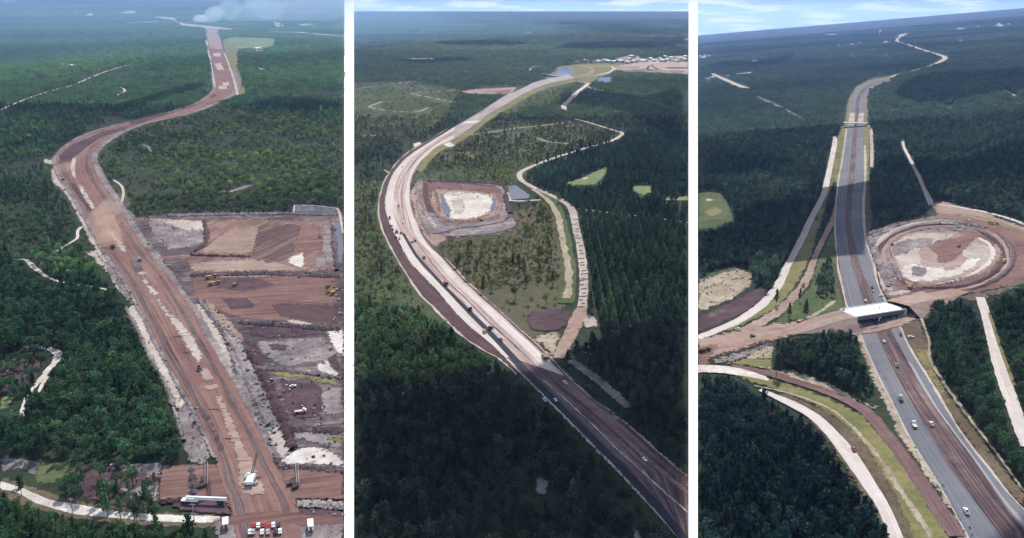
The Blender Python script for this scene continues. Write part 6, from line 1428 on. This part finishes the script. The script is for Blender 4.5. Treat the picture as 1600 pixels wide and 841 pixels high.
# distant buildings
def building(k, x, y, w, l, h, wall, label, group):
    o = empty('far_building'); o.location = P(k, x, y); o.rotation_euler = (0, 0, random.uniform(-.5, .5))
    MB().box(-w / 2, w / 2, -l / 2, l / 2, -.5, h).build('wall', wall, o); MB().prism([(-w / 2 - .4, h), (w / 2 + .4, h), (0, h + w * .14)], -l / 2 - .4, l / 2 + .4).build('roof', 'white_paint', o)
    MB().box(-1.6, 1.6, -l / 2 - .06, -l / 2 - .004, 0, 3.2).build('door', 'dark_paint', o); return tag(o, label, 'building', group)
for k, lb, lst in ((1, 'white building far off in the woods beyond the brown road', [(140, 25), (118, 21), (205, 20), (212, 19), (430, 36), (440, 42), (436, 39), (480, 40), (192, 20), (112, 107), (92, 104), (465, 23), (402, 78), (409, 78)]),
                   (2, 'white building by the far interchange', [(925, 97), (933, 98), (945, 97), (952, 98), (965, 96), (972, 98), (985, 93), (1000, 95), (1015, 94), (1030, 93), (1050, 92), (1065, 94), (608, 69), (658, 52), (958, 99), (980, 99), (992, 98), (1006, 97), (1022, 96), (1036, 97), (1044, 95), (1058, 97), (1072, 96), (988, 90), (1040, 91), (1072, 91), (915, 98), (902, 99)]),
                   (3, 'white building far off in the woods beyond the white bridge', [(1094, 89), (1102, 88), (1110, 89), (1180, 97), (1310, 72), (1392, 67), (1400, 56), (1470, 47), (1500, 45), (1530, 42), (1562, 38), (1575, 39), (1104, 125), (1112, 123), (1415, 54), (1481, 46)])):
    for x, y in lst:
        z_ = max(.5, 60 / max(ppm(k, x, y) * 60, 1)); building(k, x, y, random.uniform(12, 22), random.uniform(18, 40), random.uniform(5, 8), 'white_paint' if random.random() < .7 else 'silver_paint', lb, lb.replace('building', 'buildings'))

# ------------------------------------------------------------------ smoke and dust
def puff(name, k, px, py, rx, ry, rz, h, dens, col, label, seed, n=9, lean=(0, 0)):
    """a lumpy closed cloud of even density, thinning towards its rim because it is thinner there"""
    m, t = bpy.data.materials.new(name), None; m.use_nodes = True; t = m.node_tree; t.nodes.clear()
    pv = t.nodes.new('ShaderNodeVolumePrincipled'); ou = t.nodes.new('ShaderNodeOutputMaterial'); pv.inputs['Color'].default_value = (*col, 1); pv.inputs['Density'].default_value = dens; pv.inputs['Anisotropy'].default_value = 0.45 if name == 'smoke' else 0.0
    t.links.new(pv.outputs[0], ou.inputs['Volume'])
    bm = bmesh.new(); bmesh.ops.create_icosphere(bm, subdivisions=4, radius=1.0); r = random.Random(seed)
    ax_ = [(Vector((r.gauss(0, 1), r.gauss(0, 1), r.gauss(0, 1))), r.uniform(1.5, 5), r.uniform(0, 6.28)) for _ in range(n)]
    for v in bm.verts:
        g = sum(math.sin(a.dot(v.co) * f + p) for a, f, p in ax_) / n
        v.co *= 1 + .55 * g
        v.co = Vector((v.co.x * rx + lean[0] * (v.co.z + 1), v.co.y * ry + lean[1] * (v.co.z + 1), max(v.co.z, -.9) * rz))
    me = bpy.data.meshes.new(name); bm.to_mesh(me); bm.free(); o = link(name, me, m); o.location = P(k, px, py) + Vector((0, 0, h)); return tag(o, label, kind='stuff')
puff('dust', 1, 172, 384, 9, 15, 6, 5.5, .035, (.95, .70, .52), 'tan dust raised by a scraper', 1, lean=(-2, 5))
puff('dust', 1, 165, 368, 11, 22, 7, 6.5, .022, (.95, .72, .55), 'tan dust raised by a scraper', 2, lean=(-2, 6))
puff('dust', 1, 160, 352, 12, 24, 9, 8.5, .011, (.95, .78, .64), 'thin dust drifting over the road', 3, lean=(0, 8))
puff('dust', 1, 170, 340, 12, 26, 9, 8.5, .006, (.95, .80, .68), 'thin dust drifting over the road', 4, lean=(2, 8))
puff('dust', 1, 95, 272, 8, 22, 6, 5.5, .013, (.95, .72, .55), 'tan dust on the road bend', 5, lean=(0, 4))
puff('smoke', 1, 312, 37, 40, 90, 26, 28, .016, (.86, .96, 1.0), 'pale smoke of a land-clearing fire', 6, lean=(10, 0))
puff('smoke', 1, 328, 38, 45, 110, 48, 52, .0062, (.80, .95, 1.0), 'pale smoke of a land-clearing fire', 7, lean=(25, 0))
puff('smoke', 1, 348, 37, 85, 150, 70, 78, .0024, (.72, .92, 1.0), 'thin blue smoke drifting right', 8, lean=(40, 0))
puff('smoke', 1, 385, 38, 180, 240, 80, 86, .0011, (.66, .88, 1.0), 'thin blue smoke drifting right', 9, lean=(70, 0))
puff('smoke', 1, 450, 36, 340, 300, 90, 95, .0009, (.68, .82, 1.0), 'thin blue smoke drifting right', 10, lean=(60, 0))
puff('smoke', 1, 230, 62, 1500, 1900, 110, 70, .00011, (.42, .72, 1.0), 'thin blue smoke spread over the far woods', 11, n=5)
# clods, stumps and root heaps strewn over the stripped margins
rub = np.array(RUBBLE); src = []
for v in range(NV):
    bm = bmesh.new(); bmesh.ops.create_icosphere(bm, subdivisions=2, radius=1.0); r = random.Random(90 + v)
    for q in bm.verts: q.co *= r.uniform(.55, 1.2); q.co.z *= .6
    me = bpy.data.meshes.new('clod'); bm.to_mesh(me); bm.free(); me.materials.append(M['clods']); SRC['clod', v] = bpy.data.objects.new('clod_source', me)
scatter('rubble', 'clod', rub, 'clods, stumps and root heaps strewn over bare ground')
